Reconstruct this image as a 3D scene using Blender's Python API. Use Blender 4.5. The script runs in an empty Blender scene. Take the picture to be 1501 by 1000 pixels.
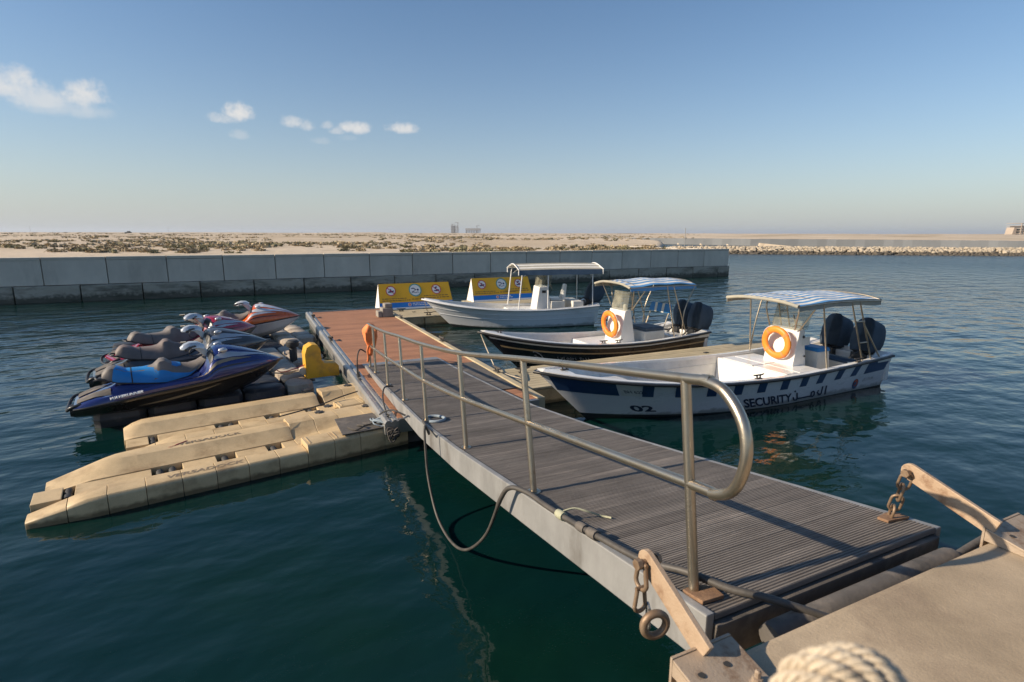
import bpy, bmesh, math, random
from mathutils import Vector, Matrix, noise
R = math.radians
random.seed(7)
scene = bpy.context.scene
COL = scene.collection

# ------------------------------------------------------------------ camera
cam = bpy.data.cameras.new("camera"); camo = bpy.data.objects.new("camera", cam); COL.objects.link(camo)
cam.sensor_width = 36.0; cam.lens = 19.19; cam.clip_start = 0.05; cam.clip_end = 20000
camo.location = (0, 0, 3.2)
camo.rotation_mode = 'XYZ'
HEAD = 25.4
camo.rotation_euler = (Matrix.Rotation(R(-HEAD), 3, 'Z') @ Matrix.Rotation(R(90 - 11.17), 3, 'X') @ Matrix.Rotation(R(0.12), 3, 'Z')).to_euler()
cam.dof.use_dof = True; cam.dof.focus_distance = 6.0; cam.dof.aperture_fstop = 3.5
scene.camera = camo

# ------------------------------------------------------------------ sky and sun
SUN_AZ, SUN_EL = -79.5, 26.5           # azimuth clockwise from +Y
w = bpy.data.worlds.new("World"); scene.world = w; w.use_nodes = True
nt = w.node_tree; nt.nodes.clear()
def N(t, typ, **k):
    n = t.nodes.new(typ)
    for a, b in k.items(): setattr(n, a, b)
    return n
def mth(t, op, a, b=None, c=None):
    n = N(t, 'ShaderNodeMath', operation=op)
    for i, q in enumerate((a, b, c)):
        if q is None: continue
        if isinstance(q, (int, float)): n.inputs[i].default_value = q
        else: t.links.new(q, n.inputs[i])
    return n.outputs[0]
def build_world():
    L = nt.links
    sky = N(nt, 'ShaderNodeTexSky', sky_type='NISHITA')
    sky.sun_disc = False; sky.sun_elevation = R(SUN_EL); sky.sun_rotation = R(SUN_AZ)
    sky.altitude = 0; sky.air_density = 1.0; sky.dust_density = .4; sky.ozone_density = 2.4
    tc = N(nt, 'ShaderNodeTexCoord'); sep = N(nt, 'ShaderNodeSeparateXYZ'); L.new(tc.outputs['Generated'], sep.inputs[0])
    az = mth(nt, 'ARCTAN2', sep.outputs[0], sep.outputs[1]); el = mth(nt, 'ARCSINE', sep.outputs[2])
    n1 = N(nt, 'ShaderNodeTexNoise'); n1.inputs['Scale'].default_value = 28; n1.inputs['Detail'].default_value = 7; n1.inputs['Roughness'].default_value = .58
    n2 = N(nt, 'ShaderNodeTexNoise'); n2.inputs['Scale'].default_value = 80; n2.inputs['Detail'].default_value = 6; n2.inputs['Roughness'].default_value = .65
    L.new(tc.outputs['Generated'], n1.inputs[0]); L.new(tc.outputs['Generated'], n2.inputs[0])
    nz = mth(nt, 'ADD', mth(nt, 'MULTIPLY', mth(nt, 'SUBTRACT', n1.outputs[0], .5), 2.6), mth(nt, 'MULTIPLY', mth(nt, 'SUBTRACT', n2.outputs[0], .5), 1.7))
    # (azimuth from camera heading, elevation, half width, half height, density) in degrees
    P = [(-40.6, 10.6, 2.2, 1.3, .8), (-38.6, 9.9, 2.6, 1.2, .62), (-36.5, 10.4, 2.0, 1.1, .85), (-37.5, 9.4, 3.2, .9, .4), (-25.3, 10.3, 1.25, .9, .92), (-26.6, 9.75, 1.3, .45, .6),
         (-20.8, 9.9, 1.1, .65, .7), (-19.6, 9.6, .8, .55, .6), (-17.8, 9.8, .7, .4, .5), (-15.4, 9.7, 1.6, .62, .85), (-16.9, 9.35, .9, .4, .5), (-11.0, 9.85, 1.7, .55, .85),
         (-25.3, 8.5, .8, .45, .28), (-18.4, 8.4, .9, .4, .25), (-16.2, 8.8, .9, .35, .2)]
    tot = None
    for a, e, wa, we, d in P:
        da = mth(nt, 'DIVIDE', mth(nt, 'SUBTRACT', az, R(HEAD + a)), R(wa))
        de0 = mth(nt, 'SUBTRACT', el, R(e))
        # flat bases, billowing tops
        de = mth(nt, 'ADD', mth(nt, 'DIVIDE', mth(nt, 'MAXIMUM', de0, 0), R(we * 1.15)), mth(nt, 'DIVIDE', mth(nt, 'MINIMUM', de0, 0), R(we * .7)))
        r = mth(nt, 'ADD', mth(nt, 'MULTIPLY', da, da), mth(nt, 'MULTIPLY', de, de))
        v = mth(nt, 'SUBTRACT', mth(nt, 'ADD', 1.0, mth(nt, 'MULTIPLY', nz, 1.15)), r)
        mr = N(nt, 'ShaderNodeMapRange', interpolation_type='SMOOTHSTEP'); L.new(v, mr.inputs[0])
        mr.inputs[1].default_value = -.35; mr.inputs[2].default_value = 1.5; mr.inputs[4].default_value = d
        tot = mr.outputs[0] if tot is None else mth(nt, 'MAXIMUM', tot, mr.outputs[0])
    # dusty coastal haze towards the horizon, all the way round
    hf = mth(nt, 'MULTIPLY', .95, mth(nt, 'EXPONENT', mth(nt, 'DIVIDE', mth(nt, 'MULTIPLY', -1, mth(nt, 'MAXIMUM', el, 0)), R(7.8))))
    hz = N(nt, 'ShaderNodeMix', data_type='RGBA'); L.new(hf, hz.inputs['Factor'])
    hs = N(nt, 'ShaderNodeHueSaturation'); hs.inputs['Saturation'].default_value = 1.14; L.new(sky.outputs[0], hs.inputs['Color'])
    L.new(hs.outputs[0], hz.inputs['A']); hz.inputs['B'].default_value = (3.75, 3.95, 4.05, 1)
    # one even warm white for every cloud
    mix = N(nt, 'ShaderNodeMix', data_type='RGBA'); L.new(tot, mix.inputs['Factor']); L.new(hz.outputs['Result'], mix.inputs['A'])
    mix.inputs['B'].default_value = (6.3, 6.15, 5.95, 1)
    bg = N(nt, 'ShaderNodeBackground'); bg.inputs[1].default_value = 0.094; L.new(mix.outputs['Result'], bg.inputs[0])
    out = N(nt, 'ShaderNodeOutputWorld'); L.new(bg.outputs[0], out.inputs[0])
build_world()
sun = bpy.data.lights.new("sun", 'SUN'); sun.energy = 5.0; sun.angle = R(.53); sun.color = (1.0, .84, .64)
suno = bpy.data.objects.new("sun", sun); COL.objects.link(suno)
sd = Vector((math.sin(R(SUN_AZ)) * math.cos(R(SUN_EL)), math.cos(R(SUN_AZ)) * math.cos(R(SUN_EL)), math.sin(R(SUN_EL))))
suno.rotation_euler = sd.to_track_quat('Z', 'Y').to_euler()
vs = scene.view_settings; vs.view_transform = 'Standard'; vs.look = 'None'; vs.exposure = 0.46; vs.gamma = 1; vs.use_curve_mapping = False
scene.render.filter_size = 1.1; scene.cycles.max_bounces = 8; scene.cycles.caustics_reflective = False; scene.cycles.caustics_refractive = False

# ------------------------------------------------------------------ materials
def pm(name, c1, c2=None, scale=4.0, rough=.6, metal=0.0, bump=0.0, bscale=40.0, detail=5.0, coat=0.0, spec=.5, tide=None, speck=0.0, spk=150.0, stain=0.0, sts=1.1,
       c3=None, s3=1.3, f3=(.52, .68), perobj=0.0, stretch=(1, 1, 1), rvar=.12, ior=1.5):
    m = bpy.data.materials.new(name); m.use_nodes = True; t = m.node_tree; L = t.links
    p = t.nodes['Principled BSDF']; p.inputs['Metallic'].default_value = metal; p.inputs['IOR'].default_value = ior
    p.inputs['Coat Weight'].default_value = coat; p.inputs['Coat Roughness'].default_value = .06; p.inputs['Specular IOR Level'].default_value = spec
    tc = N(t, 'ShaderNodeTexCoord'); mp = N(t, 'ShaderNodeMapping'); L.new(tc.outputs['Object'], mp.inputs[0]); mp.inputs['Scale'].default_value = stretch
    oi = N(t, 'ShaderNodeObjectInfo')
    if perobj:
        cx = N(t, 'ShaderNodeCombineXYZ'); r_ = mth(t, 'MULTIPLY', oi.outputs['Random'], 37.0)
        for i in range(3): L.new(r_, cx.inputs[i])
        L.new(cx.outputs[0], mp.inputs['Location'])
    def noi(s, d=detail, ro=.6):
        n = N(t, 'ShaderNodeTexNoise'); n.inputs['Scale'].default_value = s; n.inputs['Detail'].default_value = d; n.inputs['Roughness'].default_value = ro
        L.new(mp.outputs[0], n.inputs[0]); return n.outputs[0]
    c2 = c2 or tuple(x * .8 for x in c1)
    n1 = noi(scale)
    mr = N(t, 'ShaderNodeMapRange'); L.new(n1, mr.inputs[0]); mr.inputs[1].default_value = .3; mr.inputs[2].default_value = .7
    mx = N(t, 'ShaderNodeMix', data_type='RGBA'); L.new(mr.outputs[0], mx.inputs['Factor'])
    mx.inputs['A'].default_value = (*c1, 1); mx.inputs['B'].default_value = (*c2, 1); colr = mx.outputs['Result']
    if c3:
        n3 = noi(s3, 6, .65); m3 = N(t, 'ShaderNodeMapRange'); L.new(n3, m3.inputs[0]); m3.inputs[1].default_value = f3[0]; m3.inputs[2].default_value = f3[1]
        x3 = N(t, 'ShaderNodeMix', data_type='RGBA'); L.new(m3.outputs[0], x3.inputs['Factor']); L.new(colr, x3.inputs['A']); x3.inputs['B'].default_value = (*c3, 1)
        colr = x3.outputs['Result']
    if speck or stain:
        g2 = N(t, 'ShaderNodeNewGeometry'); val = 1.0
        if speck: val = mth(t, 'ADD', 1 - speck * 1.5, mth(t, 'MULTIPLY', noi(spk, 3, .7), 3 * speck))
        if stain:
            ns = N(t, 'ShaderNodeTexNoise'); ns.inputs['Scale'].default_value = sts; ns.inputs['Detail'].default_value = 6; ns.inputs['Roughness'].default_value = .68; L.new(g2.outputs['Position'], ns.inputs[0])
            val = mth(t, 'MULTIPLY', val, mth(t, 'ADD', 1 - stain * 1.8, mth(t, 'MULTIPLY', ns.outputs[0], 3.6 * stain)))
        h2 = N(t, 'ShaderNodeHueSaturation'); L.new(colr, h2.inputs['Color']); L.new(val, h2.inputs['Value']); colr = h2.outputs[0]
    if tide:      # weed and dirt line near the water, ragged edge
        sz = N(t, 'ShaderNodeSeparateXYZ'); g_ = N(t, 'ShaderNodeNewGeometry'); L.new(g_.outputs['Position'], sz.inputs[0])
        nt_ = N(t, 'ShaderNodeTexNoise'); nt_.inputs['Scale'].default_value = 7; nt_.inputs['Detail'].default_value = 6; L.new(g_.outputs['Position'], nt_.inputs[0])
        mt = N(t, 'ShaderNodeMapRange'); L.new(mth(t, 'ADD', sz.outputs[2], mth(t, 'MULTIPLY', mth(t, 'SUBTRACT', nt_.outputs[0], .5), tide[0] * 1.6)), mt.inputs[0])
        mt.inputs[1].default_value = tide[0] * .55; mt.inputs[2].default_value = tide[0] * 1.15; mt.inputs[3].default_value = tide[2]; mt.inputs[4].default_value = 0
        xt = N(t, 'ShaderNodeMix', data_type='RGBA'); L.new(mt.outputs[0], xt.inputs['Factor']); L.new(colr, xt.inputs['A']); xt.inputs['B'].default_value = (*tide[1], 1); colr = xt.outputs['Result']
    if perobj:
        hs = N(t, 'ShaderNodeHueSaturation'); L.new(colr, hs.inputs['Color'])
        L.new(mth(t, 'ADD', 1 - perobj, mth(t, 'MULTIPLY', oi.outputs['Random'], 2 * perobj)), hs.inputs['Value']); colr = hs.outputs[0]
    L.new(colr, p.inputs['Base Color'])
    L.new(mth(t, 'ADD', rough - rvar, mth(t, 'MULTIPLY', n1, 2 * rvar)), p.inputs['Roughness'])
    if bump:
        b = N(t, 'ShaderNodeBump'); b.inputs['Strength'].default_value = 1.0; b.inputs['Distance'].default_value = bump
        L.new(noi(bscale, 5), b.inputs['Height']); L.new(b.outputs[0], p.inputs['Normal'])
    return m
M = {}
M['quay'] = pm('quay concrete', (.46, .36, .245), (.325, .25, .165), 2.2, .88, bump=.0025, bscale=70, c3=(.20, .145, .10), s3=1.4, f3=(.50, .80), detail=10, speck=.22, spk=190, stain=.30, sts=1.6)
M['quay_side'] = pm('quay face', (.22, .19, .16), (.13, .12, .1), 2, .9, bump=.01, bscale=14)
M['block'] = pm('seawall concrete', (.62, .565, .48), (.54, .49, .415), .7, .9, bump=.006, bscale=20, c3=(.42, .38, .32), s3=.8, f3=(.55, .8), perobj=.09, stain=.14, sts=.7, stretch=(2.2, 1, .5))
M['block_low'] = pm('seawall wet concrete', (.42, .385, .32), (.30, .275, .22), 1.2, .8, bump=.012, bscale=12, perobj=.07, c3=(.05, .055, .04), s3=1.1, f3=(.48, .7), stretch=(.6, 1, 2.4), tide=(.34, (.035, .04, .028), .85))
M['cope'] = pm('seawall coping', (.55, .50, .42), (.46, .42, .34), 1.5, .9, bump=.006, bscale=25, perobj=.05)
M['sand'] = None
M['alu'] = pm('weathered aluminium', (.42, .42, .41), (.30, .30, .29), 6, .42, .75, bump=.0015, bscale=60, c3=(.2, .19, .17), s3=3, f3=(.55, .8), stretch=(1, .35, 1))
M['alu_bright'] = pm('bright aluminium', (.52, .51, .48), (.4, .39, .37), 5, .38, .7, stain=.2, sts=1.8, bump=.001, bscale=60)
M['beam'] = pm('gangway side beam', (.36, .36, .355), (.25, .25, .245), 3.5, .55, .35, stain=.2, sts=1.8, bump=.002, bscale=30, c3=(.13, .115, .1), s3=2.2, f3=(.55, .75), stretch=(1, .8, .35))
M['steel'] = pm('stainless tube', (.51, .45, .36), (.40, .335, .25), 7, .32, .92, bump=.0006, bscale=90, c3=(.3, .21, .12), s3=4, f3=(.58, .8), stretch=(1, 1, 1))
M['plank_grey'] = pm('grey grooved board', (.215, .19, .165), (.14, .122, .107), 3.0, .8, stain=.34, sts=1.5, speck=.15, spk=60, bump=.0015, bscale=70, perobj=.11, stretch=(.5, 6, 6), c3=(.34, .29, .245), s3=2.5, f3=(.54, .76))
M['plank_brown'] = pm('brown composite board', (.40, .19, .10), (.31, .145, .078), 3.0, .75, stain=.22, sts=.9, bump=.001, bscale=60, perobj=.13, stretch=(.6, 6, 6), c3=(.24, .13, .08), s3=2, f3=(.58, .8))
M['tan'] = pm('tan plastic', (.60, .45, .255), (.50, .37, .205), 2.6, .55, bump=.0015, bscale=90, c3=(.33, .22, .115), s3=2.6, f3=(.52, .76), detail=8, perobj=.03, speck=.10, spk=60, stain=.22, sts=2.2, tide=(.07, (.10, .075, .035), .85))
M['tan_deck'] = pm('tan float top', (.50, .42, .275), (.42, .35, .22), 3, .6, stain=.2, sts=1.8, bump=.001, bscale=50, perobj=.08, c3=(.3, .24, .15), s3=2.2, f3=(.6, .8))
M['beige'] = pm('beige cube', (.50, .43, .34), (.38, .32, .25), 3, .62, bump=.002, bscale=30, perobj=.1, c3=(.25, .2, .16), s3=3)
M['blackcube'] = pm('black cube', (.032, .036, .043), (.02, .022, .027), 3, .5, bump=.002, bscale=30, perobj=.25, c3=(.09, .085, .075), s3=4, f3=(.6, .8))
M['rubber'] = pm('black rubber', (.025, .025, .026), (.05, .048, .045), 5, .65, bump=.002, bscale=40)
M['rubber_grey'] = pm('grey worn rubber', (.13, .115, .10), (.08, .072, .064), 6, .75, bump=.004, bscale=25, c3=(.2, .17, .14), s3=4)
M['rust'] = pm('rusty galvanised plate', (.47, .355, .25), (.37, .255, .165), 9, .62, .15, bump=.002, bscale=90, detail=9, c3=(.20, .105, .055), s3=8, f3=(.52, .72))
M['rust_dark'] = pm('heavy rust', (.27, .16, .09), (.15, .085, .05), 14, .85, bump=.004, bscale=60, detail=9, speck=.2, spk=90)
M['galv'] = pm('galvanised painted', (.42, .335, .25), (.31, .24, .175), 9, .62, .2, bump=.002, bscale=90, detail=9, c3=(.19, .11, .06), s3=9, f3=(.54, .72))
M['chain'] = pm('rusty chain', (.22, .14, .085), (.3, .22, .15), 20, .55, .5, bump=.001, bscale=90)
M['white'] = pm('white gelcoat', (.78, .77, .74), (.72, .70, .66), 2, .28, coat=.3, c3=(.55, .50, .43), s3=2.5, f3=(.62, .85), bump=.0006, bscale=9)
M['whitehull'] = pm('greyish white hull', (.70, .71, .72), (.62, .63, .64), 1.6, .3, coat=.3, c3=(.36, .35, .34), s3=1.4, f3=(.6, .85), stretch=(.6, 1, 2), bump=.001, bscale=6, tide=(.10, (.18, .2, .17), .7))
M['liner'] = pm('boat interior', (.70, .68, .63), (.60, .57, .51), 3, .45, stain=.2, sts=1.8, c3=(.42, .38, .32), s3=3, f3=(.6, .85))
M['navyhull'] = pm('black hull', (.012, .013, .017), (.02, .021, .026), 2, .16, coat=.6, c3=(.05, .05, .05), s3=3, f3=(.64, .85), bump=.001, bscale=6)
M['navy'] = pm('navy paint', (.022, .06, .15), (.016, .045, .115), 4, .35, coat=.2)
M['letter'] = pm('navy lettering', (.012, .022, .05), (.016, .028, .06), 5, .4)
M['letter_faded'] = pm('worn print', (.14, .115, .09), (.3, .22, .13), 14, .6)
M['gold'] = pm('gold stripe', (.55, .38, .2), (.45, .3, .15), 4, .4)
M['lettergrey'] = pm('faded white lettering', (.42, .42, .42), (.24, .24, .24), 20, .6)
M['plate_txt'] = pm('plate white', (.66, .66, .62), (.58, .58, .54), 8, .5)
M['antifoul'] = pm('dark bottom paint', (.015, .02, .025), (.03, .035, .03), 6, .6)
M['orange'] = pm('orange ring', (.80, .26, .025), (.68, .21, .02), 5, .5, bump=.001, bscale=30)
M['vest'] = pm('orange cloth', (.86, .27, .09), (.72, .19, .06), 7, .8, bump=.004, bscale=18)
M['cover'] = pm('navy fabric cover', (.06, .09, .125), (.042, .065, .092), 5, .85, bump=.004, bscale=14, c3=(.06, .08, .105), s3=3)
M['black'] = pm('black plastic', (.016, .016, .017), (.03, .03, .03), 6, .4)
M['canvas_w'] = pm('white canvas', (.72, .71, .66), (.62, .6, .54), 3, .8, bump=.002, bscale=20)
M['canvas_b'] = pm('blue canvas', (.09, .27, .53), (.07, .22, .45), 3, .8, bump=.002, bscale=20)
M['canvas_g'] = pm('worn beige canvas', (.40, .36, .27), (.27, .27, .24), 4, .85, bump=.003, bscale=14)
M['canvas_navy'] = pm('blue grey canvas', (.10, .15, .21), (.07, .11, .16), 4, .85, bump=.003, bscale=14)
M['cushion'] = pm('blue cushion', (.02, .21, .50), (.018, .17, .42), 4, .5)
M['cushion_n'] = pm('dark blue cushion', (.04, .075, .12), (.03, .055, .09), 4, .55)
M['yellow'] = pm('yellow plastic', (.70, .40, .03), (.60, .33, .025), 4, .5, bump=.001, bscale=40, c3=(.45, .26, .04), s3=4)
M['sign_y'] = pm('sign yellow', (.80, .43, .015), (.74, .39, .012), 2, .55)
M['sign_b'] = pm('sign blue', (.015, .20, .62), (.013, .17, .55), 2, .5)
M['sign_w'] = pm('sign white', (.82, .81, .78), (.76, .75, .72), 2, .55)
M['sign_red'] = pm('sign red', (.52, .03, .06), (.45, .025, .05), 4, .5)
M['sign_green'] = pm('sign green', (.03, .33, .30), (.025, .28, .25), 4, .5)
M['sign_ink'] = pm('sign ink', (.02, .025, .09), (.025, .03, .1), 4, .5)
M['sign_txt'] = pm('sign small print', (.22, .13, .035), (.28, .16, .03), 4, .5)
M['rope'] = pm('cream rope', (.62, .53, .40), (.46, .38, .28), 26, .9, bump=.003, bscale=110, c3=(.28, .21, .14), s3=30, f3=(.56, .7))
M['rope_blue'] = pm('blue rope', (.16, .24, .33), (.35, .38, .38), 60, .9)
M['rope_dark'] = pm('dark rope', (.05, .045, .04), (.1, .09, .08), 60, .9)
M['hose'] = pm('black hose', (.045, .042, .038), (.09, .08, .07), 9, .55, bump=.001, bscale=60)
M['tape'] = pm('pale tape', (.42, .42, .30), (.3, .3, .2), 18, .7, bump=.002, bscale=60)
M['ped'] = pm('grey concrete box', (.33, .3, .26), (.22, .2, .17), 5, .85, bump=.003, bscale=30)
M['float_grey'] = pm('pontoon float', (.10, .10, .095), (.05, .05, .045), 3, .85, bump=.006, bscale=12)
M['buoy'] = pm('off white buoy', (.66, .6, .46), (.5, .45, .33), 5, .55)
M['shrub'] = pm('dry shrub', (.29, .23, .14), (.38, .30, .19), 1.0, .9, perobj=.3)
M['shrub2'] = pm('greener shrub', (.2, .185, .1), (.25, .22, .125), 1.0, .9, perobj=.3)
M['rocks'] = pm('limestone rock', (.48, .41, .31), (.36, .30, .22), .6, .9, bump=.05, bscale=2.5)
M['rocks_wet'] = pm('dark tidal rock', (.07, .06, .045), (.12, .1, .075), .8, .8, bump=.05, bscale=2.5)
M['farwall'] = pm('far seawall', (.20, .21, .22), (.15, .16, .17), .1, .9, perobj=.08)
M['farcon'] = pm('far concrete', (.34, .34, .34), (.3, .3, .3), .05, .9)
M['farcon2'] = pm('far pale concrete', (.42, .35, .28), (.33, .27, .22), .05, .9)
M['dark'] = pm('dark interior', (.02, .022, .025), (.03, .03, .03), 2, .9)
# jet ski paints
M['ski_blue'] = pm('blue metallic paint', (.014, .026, .16), (.01, .018, .11), 3, .22, .25, coat=.9, c3=(.10, .10, .13), s3=3, f3=(.62, .85))
M['ski_black'] = pm('black ski hull', (.012, .012, .014), (.02, .02, .022), 3, .3, coat=.5)
M['ski_silver'] = pm('silver paint', (.56, .57, .59), (.46, .47, .49), 4, .3, .5, coat=.5)
M['ski_red'] = pm('red paint', (.36, .012, .035), (.28, .01, .03), 3, .25, coat=.8)
M['ski_orange'] = pm('orange paint', (.68, .12, .01), (.58, .1, .01), 3, .28, coat=.8)
M['ski_white'] = pm('white ski paint', (.62, .64, .67), (.54, .56, .6), 3, .25, coat=.7)
M['ski_grey'] = pm('charcoal paint', (.06, .062, .068), (.045, .046, .05), 3, .3, coat=.6)
M['seat_grey'] = pm('grey seat vinyl', (.19, .165, .15), (.14, .125, .115), 6, .62, bump=.001, bscale=50)
M['seat_brown'] = pm('brown grey seat vinyl', (.20, .155, .14), (.14, .115, .105), 5, .65, bump=.001, bscale=50)
M['seat_blue'] = pm('blue seat vinyl', (.012, .23, .60), (.012, .19, .5), 6, .5, bump=.001, bscale=50)
M['gold_dec'] = pm('bronze decal', (.30, .25, .17), (.2, .17, .12), 8, .4, .3)

def glass_mat():
    m = bpy.data.materials.new('scratched acrylic'); m.use_nodes = True; t = m.node_tree; L = t.links
    p = t.nodes['Principled BSDF']; p.inputs['Base Color'].default_value = (.42, .40, .3, 1); p.inputs['Roughness'].default_value = .25
    n = N(t, 'ShaderNodeTexNoise'); n.inputs['Scale'].default_value = 3.5; n.inputs['Detail'].default_value = 5
    tc = N(t, 'ShaderNodeTexCoord'); L.new(tc.outputs['Object'], n.inputs[0])
    tr = N(t, 'ShaderNodeBsdfTransparent'); tr.inputs[0].default_value = (.86, .88, .86, 1)
    mx = N(t, 'ShaderNodeMixShader'); mr = N(t, 'ShaderNodeMapRange'); L.new(n.outputs[0], mr.inputs[0]); mr.inputs[1].default_value = .3; mr.inputs[2].default_value = .75
    mr.inputs[3].default_value = .12; mr.inputs[4].default_value = .6
    L.new(mr.outputs[0], mx.inputs[0]); L.new(tr.outputs[0], mx.inputs[1]); L.new(p.outputs[0], mx.inputs[2])
    L.new(mx.outputs[0], t.nodes['Material Output'].inputs[0]); return m
M['acrylic'] = glass_mat()

def water_mat():
    m = bpy.data.materials.new('sea water'); m.use_nodes = True; t = m.node_tree; L = t.links
    p = t.nodes['Principled BSDF']; p.inputs['IOR'].default_value = 1.333; g = N(t, 'ShaderNodeNewGeometry')
    def noi(s, d, ro=.5, st=(1, 1, 1), rot=0):
        mp = N(t, 'ShaderNodeMapping'); mp.inputs['Scale'].default_value = st; mp.inputs['Rotation'].default_value = (0, 0, R(rot)); L.new(g.outputs['Position'], mp.inputs[0])
        n = N(t, 'ShaderNodeTexNoise'); n.inputs['Scale'].default_value = s; n.inputs['Detail'].default_value = d; n.inputs['Roughness'].default_value = ro
        L.new(mp.outputs[0], n.inputs[0]); return n.outputs[0]
    # depth tint: deep teal with greener shallows where the bottom and weed show through
    mx = N(t, 'ShaderNodeMix', data_type='RGBA'); mr = N(t, 'ShaderNodeMapRange'); L.new(noi(.35, 4), mr.inputs[0]); mr.inputs[1].default_value = .38; mr.inputs[2].default_value = .62
    L.new(mr.outputs[0], mx.inputs['Factor']); mx.inputs['A'].default_value = (.0018, .0175, .0195, 1); mx.inputs['B'].default_value = (.0026, .0195, .0135, 1)
    L.new(mx.outputs['Result'], p.inputs['Base Color'])
    # wind patches modulate the small ripples
    wp = N(t, 'ShaderNodeMapRange'); L.new(noi(.09, 3), wp.inputs[0]); wp.inputs[1].default_value = .35; wp.inputs[2].default_value = .65; wp.inputs[3].default_value = .35; wp.inputs[4].default_value = 1.25
    h = mth(t, 'MULTIPLY', noi(.55, 2, .5, (1, 1.7, 1), 20), .13)
    h2 = mth(t, 'MULTIPLY', noi(1.7, 2, .5, (1, 1.6, 1), -25), .036)
    h3 = mth(t, 'MULTIPLY', mth(t, 'MULTIPLY', noi(5.5, 3, .55, (1, 1.5, 1), 12), .009), wp.outputs[0])
    ln = N(t, 'ShaderNodeVectorMath', operation='LENGTH'); L.new(g.outputs['Position'], ln.inputs[0])
    ex = N(t, 'ShaderNodeMapRange', interpolation_type='SMOOTHSTEP'); L.new(ln.outputs['Value'], ex.inputs[0]); ex.inputs[1].default_value = 4; ex.inputs[2].default_value = 60; ex.inputs[3].default_value = .55; ex.inputs[4].default_value = 3.2
    ro = N(t, 'ShaderNodeMapRange'); L.new(ln.outputs['Value'], ro.inputs[0]); ro.inputs[1].default_value = 12; ro.inputs[2].default_value = 75; ro.inputs[3].default_value = .03; ro.inputs[4].default_value = .26; L.new(ro.outputs[0], p.inputs['Roughness'])     # unresolved wavelets far out
    hh = mth(t, 'MULTIPLY', mth(t, 'ADD', mth(t, 'ADD', h, h2), h3), ex.outputs[0])     # sheltered by the quay, choppier out in the basin
    b = N(t, 'ShaderNodeBump'); b.inputs['Strength'].default_value = 1.0; b.inputs['Distance'].default_value = 1.0; L.new(hh, b.inputs['Height'])
    L.new(b.outputs[0], p.inputs['Normal']); return m
M['water'] = water_mat()

def sand_mat():
    m = bpy.data.materials.new('desert sand'); m.use_nodes = True; t = m.node_tree; L = t.links
    p = t.nodes['Principled BSDF']; p.inputs['Roughness'].default_value = .95; p.inputs['Specular IOR Level'].default_value = .2
    g = N(t, 'ShaderNodeNewGeometry')
    def noi(s, d, ro=.6):
        n = N(t, 'ShaderNodeTexNoise'); n.inputs['Scale'].default_value = s; n.inputs['Detail'].default_value = d; n.inputs['Roughness'].default_value = ro
        L.new(g.outputs['Position'], n.inputs[0]); return n.outputs[0]
    def mix(f, a, b, lo, hi):
        mr = N(t, 'ShaderNodeMapRange'); L.new(f, mr.inputs[0]); mr.inputs[1].default_value = lo; mr.inputs[2].default_value = hi
        x = N(t, 'ShaderNodeMix', data_type='RGBA'); L.new(mr.outputs[0], x.inputs['Factor'])
        for i, q in (('A', a), ('B', b)):
            if isinstance(q, tuple): x.inputs[i].default_value = (*q, 1)
            else: L.new(q, x.inputs[i])
        return x.outputs['Result']
    c = mix(noi(.05, 5), (.60, .50, .38), (.48, .39, .28), .35, .65)
    c = mix(noi(.011, 5), c, (.33, .26, .17), .50, .66)
    c = mix(noi(.35, 4), c, (.34, .275, .19), .6, .74)
    L.new(c, p.inputs['Base Color'])
    b = N(t, 'ShaderNodeBump'); b.inputs['Distance'].default_value = .15; L.new(noi(.9, 6), b.inputs['Height']); L.new(b.outputs[0], p.inputs['Normal'])
    return m
M['sand'] = sand_mat()

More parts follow.
